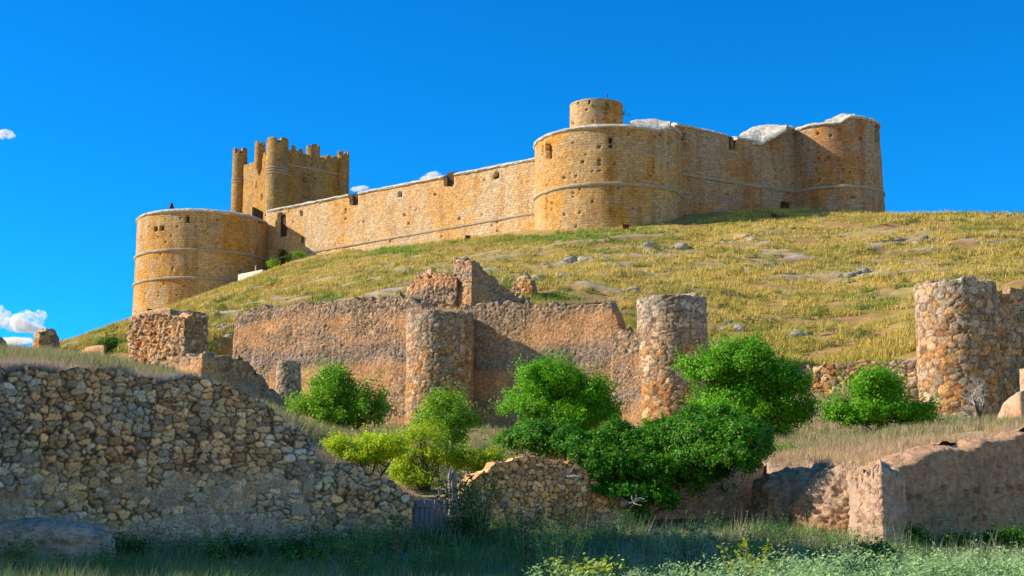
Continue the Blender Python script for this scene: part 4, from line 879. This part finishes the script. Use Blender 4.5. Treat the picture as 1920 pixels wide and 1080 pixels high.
aw = np.array([on_line(a, b, *AW) for a, b in ((1688, 884), (1730, 868), (1760, 858), (1850, 842), (1920, 828), (2080, 800))]); awL = np.linalg.norm(AW[1]-AW[0])
def aw_grass(n):
    t = rng.random(n); P = AW[0]+(AW[1]-AW[0])*t[:, None]; z = np.interp(t*awL, aw[:, 0], aw[:, 1]); k = fbm(np.stack([P[:, 0], P[:, 1], 0*t], 1), .5, 19, 3) > .46; q = rng.random(n)
    return blades(P[k, 0], P[k, 1]+.15+q[k]*1.2, z[k]-.02+.1*q[k], np.full(k.sum(), .24), np.full(k.sum(), .018), np.array(DRY+[(.34, .34, .14)])[rng.integers(0, 6, k.sum())], 8, .07, .45)
grass('overhanging_grass', 'dry grass tufts sprouting along the top of the holed earthen wall', [aw_grass(1500), blades(np.array([at(px_, 890, 35.6)[0] for px_ in (1625, 1640, 1655, 1668)]), np.array([35.6, 35.9, 35.5, 35.7]), np.full(4, at(1650, 886, 35.5)[2]), np.full(4, .34), np.full(4, .02), np.array(DRY[:4])*1.3, 30, .12)])

fp = np.array([on_line(a, b, *FW1) for a, b in ((-170, 676), (0, 688), (60, 690), (130, 697), (180, 690), (226, 694), (240, 709), (300, 716), (345, 708), (385, 710), (420, 722), (470, 745), (500, 765), (530, 785), (560, 808))]); fL = np.linalg.norm(FW1[1]-FW1[0])
t = rng.random(1500); P = FW1[0]+(FW1[1]-FW1[0])*t[:, None]; z = np.interp(t*fL, fp[:, 0], fp[:, 1]); k = (fbm(np.stack([P[:, 0], P[:, 1], 0*t], 1), .5, 23, 3) > .45) & (t < .93)
grass('wall_weeds', 'pale dead weeds along the top edge of the big left rubble wall', [blades(P[k, 0], P[k, 1]+.25+.5*rng.random(k.sum()), z[k]-.05, np.full(k.sum(), .26), np.full(k.sum(), .013), np.array([(.62, .52, .44), (.50, .38, .30), (.44, .36, .24)])[rng.integers(0, 3, k.sum())], 6, .07, .4)])

# ---- foreground flowering plants and thistles
def herb(mb_pts, x, y, z, h, cols, n_stem, head, spread, kind):
    P, N, C = [], [], []
    for k in range(n_stem):
        lean = np.array([random.gauss(0, spread), random.gauss(0, spread), 0]); hh = h*random.uniform(.65, 1.05); top = np.array([x, y, z])+lean*hh+np.array([0, 0, hh])
        mb_pts.append(([x, y, z-.05], top))
        for q in range(int(26*hh)):
            t = random.random()**.8; p = np.array([x, y, z])*(1-t)+top*t+np.random.default_rng(random.randint(0, 9**9)).normal(size=3)*.05*(1.4-t); P.append(p); N.append([random.gauss(0, 1), random.gauss(0, 1), .5]); C.append(np.array(cols[0])*random.uniform(.7, 1.3))
        for q in range(head):
            d = np.array([random.gauss(0, 1), random.gauss(0, 1), random.gauss(0, .9)])*.05; P.append(top+d); N.append([random.gauss(0, .6), random.gauss(0, .6), 1]); C.append(np.array(cols[1])*random.uniform(.7, 1.3))
    return P, N, C
def herb_thing(name, px, D, h, cols, n_stem, head, spread, leaf, label, cat):
    leaf *= 1.15
    h *= 1.28; x, y = (px-960)/F*D, D; z = tz(x, y); st = []; P, N, C = herb(st, x, y, z, h, cols, n_stem, 11, spread, 0); root = empty(name, (x, y, z), label, cat)
    for a, b in st: mb = MB(); a = Vector(a); b = Vector(b); mb.tube([a, a.lerp(b, .5)+Vector((0, 0, .03)), b], [.008, .006, .004], 4); mb.build('stem', M['twig'], root)
    leaf_mesh('foliage', np.array(P), np.array(N), leaf, np.array(C), root)
GY = ((.14, .28, .05), (.50, .56, .05))
for px, D, h, n, cols, lab in ((983, 30, 1.0, 22, ((.12, .19, .04), (.45, .34, .20)), 'pinkish-topped weed standing before the tan rubble wall'), (1040, 24, .95, 16, GY, 'tallest yellow-headed weed in the bottom middle'),
                            (1060, 22, .55, 20, GY, 'bushy yellow-green weed right of the tallest yellow-headed weed'), (1120, 21, .60, 12, GY, 'slim yellow-headed weed in the bottom middle, rightmost of its cluster'),
                            (655, 28, .55, 12, ((.08, .2, .05), (.3, .34, .1)), 'small leafy weed before the low rubble wall left of the gate'), (745, 30, .8, 16, ((.09, .2, .06), (.26, .34, .1)), 'shaded weed in front of the left end of the plank gate'), (1290, 27, .8, 18, ((.10, .22, .10), (.28, .36, .2)), 'grey-green weed standing below the dead twigs of the ivy'), (1150, 20, .45, 10, ((.2, .18, .1), (.42, .30, .2)), 'small brown dried weed at the bottom edge, right of the yellow weeds'),
                            (1395, 22, .75, 20, ((.12, .2, .03), (.36, .42, .02)), 'bright yellow-green weed in front of the dark grass at lower right'), (1425, 20, .75, 14, GY, 'yellow-headed weed at the left end of the silvery thistles'), (1500, 18, .5, 10, GY, 'low yellow-headed weed among the silvery thistles'),
                            (905, 35, 1.35, 26, ((.09, .19, .03), (.3, .38, .04)), 'tall yellow-green weed growing against the wall right of the gate'), (870, 35, 1.15, 24, ((.08, .18, .03), (.24, .34, .04)), 'leafy green weed in front of the thick log post')):
    herb_thing('wild_herb', px, D, h, cols, n, 26, .28, .035, lab, 'wild plant')
P, N, C, ST = [], [], [], []
for k in range(230):
    px = random.choice([random.uniform(1000, 1990), random.uniform(1250, 1990), random.uniform(1500, 1990)]); D = random.uniform(13, 19); x = (px-960)/F*D; z = tz(x, D)
    ytop = 1072-np.interp(px, [1000, 1250, 1400, 1700, 1990], [0, 4, 16, 30, 36])+random.uniform(-10, 24); h = max(.25, at(px, ytop, D)[2]-z)
    a, b, c = herb(ST, x, D, z, h, ((.15, .32, .10), (.42, .62, .26)), 5, 18, .16, 0); P += a; N += b; C += c
leaf_o = leaf_mesh('thistles', np.array(P), np.array(N), .026, np.array(C), aspect=.28); tag(leaf_o, 'silvery green thistle-like weeds massed along the bottom right', 'thistles', kind='stuff')
und = []
for k in range(130):
    D = random.uniform(25, 38); px = random.uniform(-40, 1960); x = (px-960)/F*D
    if D > float(yF(x))-.7: continue
    h = random.uniform(.12, .34)*(1.25 if px < 1200 else .8); und.append((x, D, tz(x, D)+h*.5, random.uniform(.25, .7), .35, h))
for px in range(170, 800, 22):
    D = float(np.interp(px, [0, 585, 800], [30.4, 34, 35.6]))-random.uniform(.1, .8); x = (px-960)/F*D; h = random.uniform(.12, .32); und.append((x, D, tz(x, D)+h*.6, random.uniform(.2, .5), .3, h))
P, N, C = clumps(und, 5200, 12, .09, ((.05, .15, .03), (.13, .28, .06)), shell=(.3, 1.1), cull=.4, updir=1.2, outward=1.2); C = C*(.5+1.3*fbm(P, 1.3, 88, 3))[:, None]
tag(leaf_mesh('undergrowth', P, N, .028, C, aspect=.35), 'shaded leafy green undergrowth at the foot of the near rubble walls', 'undergrowth', kind='stuff')
# dark green bushes under the holed wall
D = 34
for px, py, w, h, lab in ((1722, 1010, 26, 14, 'dark green bush at the foot of the sunlit earthen pier, right side'), (1790, 1020, 30, 10, 'low dark green bush under the middle of the holed earthen wall'), (1880, 1012, 40, 12, 'dark green bush under the right end of the holed earthen wall'),
                          (1640, 1040, 30, 12, 'dark green bush in front of the earthen pier base')):
    dd = 35.0 if px > 1700 else 31; tree('low_bush', pl(px, dd, py+h), [lob(px, py, dd, w, h, .5), lob(px+w*.6, py+h*.4, dd, w*.6, h*.7, .4)], 130, 18, .16, .045, DARK, lab, 'bush', trunk_r=.02, stems=2, low=-.1)
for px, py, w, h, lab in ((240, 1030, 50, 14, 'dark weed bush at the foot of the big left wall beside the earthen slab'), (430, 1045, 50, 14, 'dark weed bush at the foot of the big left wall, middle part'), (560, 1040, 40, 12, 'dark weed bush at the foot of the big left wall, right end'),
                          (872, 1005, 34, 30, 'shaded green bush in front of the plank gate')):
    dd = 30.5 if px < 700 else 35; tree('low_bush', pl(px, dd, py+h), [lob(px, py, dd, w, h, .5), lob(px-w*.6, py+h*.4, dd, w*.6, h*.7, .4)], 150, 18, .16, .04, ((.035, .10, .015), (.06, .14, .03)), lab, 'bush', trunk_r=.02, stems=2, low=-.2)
# tufts on castle
def tuft(px, py, D, w, h, label, n=14, col=DARK):
    P, N, C = clumps([lob(px, py, D, w, h)], n, 22, .3, col, cull=0, shell=(.2, .9)); o = leaf_mesh('wall_plant', P, N, .08, C); tag(o, label, 'plant')
for px, py, w, h, D, lab in ((512, 506, 9, 4, 194, 'green bush left of the castle doorway path'), (560, 492, 9, 4, 194, 'green bush right of the castle doorway'), (541, 494, 4, 3, 197, 'tiny bush at the castle doorway')):
    x, y = pl(px, D, py); z = tz(x, y); zc = at(px, py, D); o = tuft(px, proj(np.array([x, y, z+.5]))[1], D, w, h, lab, 50, MIDG)
for px, py, lab in ((1114, 199, 'small green plant on the turret wall'), (1135, 207, 'second green plant low on the turret wall'), (1171, 218, 'green plant on the right edge of the turret')): tuft(px, py, 180.2 if px < 1160 else 183.6, 3, 3, lab, 6)

# ------------------------------------------------------------------ rocks
ROCKS = [(1080, 492, 128, 60, 7, 'long grey rock ledge highest on the slope below the middle castle tower'), (1255, 466, 148, 45, 7, 'grey rock outcrop just below the middle tower and right of the long ledge'), (1385, 455, 152, 40, 4, 'thin grey rock band below the shaded castle wall'),
         (1040, 520, 122, 30, 6, 'grey rock patch on the slope right of the sloping shaded ruin'), (1740, 452, 148, 40, 5, 'grey rock line near the ridge at upper right'), (1505, 628, 97, 22, 7, 'pale boulder cluster on the lower slope right of the biggest tree top'),
         (1375, 612, 100, 26, 6, 'pale rocks on the slope right of the freestanding tower'), (1605, 512, 124, 26, 5, 'flat pale rock in the middle of the slope'), (1180, 545, 114, 26, 5, 'grey rocks on the slope just above the freestanding tower'), (1350, 648, 93, 20, 6, 'low pale rock above the biggest tree'),
         (412, 622, 98, 22, 6, 'grey rocks between the blocky ruin and the high brown wall')]
for i, (px, py, D0, w, h, lab) in enumerate(ROCKS):
    # find the slope point seen at that pixel
    Ds = np.linspace(70, 175, 300); r = ray(px, py); X = r[0]/r[1]*Ds; Zr = r[2]/r[1]*Ds; k = np.argmax(terrain(X, Ds) > Zr) if (terrain(X, Ds) > Zr).any() else 150; D = float(Ds[k])
    V_, F_, n0 = [], [], 0; nb = max(5, int(w/3.6))
    for q in range(nb):
        x = (px+random.uniform(-w, w)-960)/F*D; y = D+random.uniform(-1.2, 1.2); z = tz(x, y); rr = random.uniform(.12, .42)*(h/6)*D/120; uu, vv = np.meshgrid(np.linspace(0, math.pi, 9), np.linspace(0, 2*math.pi, 12, endpoint=False), indexing='ij')
        d = np.stack([np.sin(uu)*np.cos(vv), np.sin(uu)*np.sin(vv), np.cos(uu)], 2).reshape(-1, 3); nz = fbm(d+q*5.1+i*9, .7, 3, 4); P = d*(.1+1.8*nz)[:, None]*np.array([rr*1.7, rr*1.2, rr*.9])+[x, y, z-.03]
        ii = np.arange(108).reshape(9, 12)+n0; jj = np.roll(ii, -1, 1); F_.append(np.stack([ii[:-1], ii[1:], jj[1:], jj[:-1]], -1).reshape(-1, 4)); V_.append(P); n0 += 108
    V_ = np.concatenate(V_); o = mesh_obj('rock_outcrop', V_, np.concatenate(F_), M['rock'], col=np.repeat(np.array([.40, .38, .35])*rng.uniform(.6, 1.15, (nb, 1)), 108, 0)); tag(o, lab, 'rock')

# ------------------------------------------------------------------ clouds
def cloud(px, py, D, parts, label, dens=.03):
    mb_v, mb_f, n0 = [], [], 0
    for (ox, oy, w, h) in parts:
        c = at(px+ox, py+oy, D+random.uniform(-20, 20)); k = D/F; rx, rz = w*k, h*k; n = 40
        uu, vv = np.meshgrid(np.linspace(0, math.pi, n//2), np.linspace(0, 2*math.pi, n, endpoint=False), indexing='ij')
        d = np.stack([np.sin(uu)*np.cos(vv), np.sin(uu)*np.sin(vv), np.cos(uu)], 2).reshape(-1, 3); nz = fbm(d+ox*.37, .45, 3, 5)
        mb_v.append(c+d*(.55+.9*nz)[:, None]*np.array([rx, rx*.8, rz])); ii = np.arange(len(d)).reshape(uu.shape)+n0; jj = np.roll(ii, -1, 1); mb_f.append(np.stack([ii[:-1], ii[1:], jj[1:], jj[:-1]], -1).reshape(-1, 4)); n0 += len(d)
    tag(mesh_obj('cloud', np.concatenate(mb_v), np.concatenate(mb_f), M['cloud'], smooth=True), label, 'cloud')
m, t, out = newmat('cloud_vapour'); pv = t.nodes.new('ShaderNodeVolumePrincipled'); pv.inputs['Color'].default_value = (1, 1, 1, 1); pv.inputs['Anisotropy'].default_value = .2
nz_ = noise(t, .09, (1, 1, 1), 6, .62); mr = nd(t, 'ShaderNodeMapRange'); mr.inputs['From Min'].default_value = .42; mr.inputs['From Max'].default_value = .8; mr.inputs['To Max'].default_value = .42
t.links.new(nz_, mr.inputs['Value']); t.links.new(mr.outputs[0], pv.inputs['Density']); t.links.new(pv.outputs[0], out.inputs['Volume']); M['cloud'] = m
cloud(45, 602, 1600, [(0, 0, 26, 20), (-20, 5, 24, 14), (18, 4, 20, 18), (-45, -8, 22, 20), (30, -10, 14, 10), (5, 12, 30, 10)], 'white puffy cloud at the left edge above the ruins')
cloud(20, 640, 1700, [(0, 0, 40, 8), (-30, 2, 30, 8), (25, -3, 16, 6)], 'thin flat cloud low on the left beneath the puffy cloud')
cloud(5, 252, 1600, [(0, 0, 20, 10), (12, 2, 12, 7), (-14, -2, 16, 10)], 'tiny cloud high on the left edge')
cloud(812, 330, 1600, [(0, 0, 16, 9), (14, 4, 16, 6), (-14, 5, 12, 5)], 'small white cloud peeking over the middle of the long castle wall')
cloud(675, 354, 1600, [(0, 0, 18, 6), (12, 2, 10, 5)], 'small white cloud peeking over the castle wall right of the keep')

# ------------------------------------------------------------------ unseen wall added out of frame to the left to shade the foreground
tag(solid('shade_wall', loop_poly([(-11.6, 24), (-10.4, 24), (-15.2, 37), (-16.4, 37)], .25), -2.5, 12.0, .25, M['rubble_far'], stone=(.4, .4, .3), relief=.1, colfn=col_near(), rag=.8, seed=90), 'tall unseen rubble wall added beyond the left edge to shade the foreground', 'ruined wall')
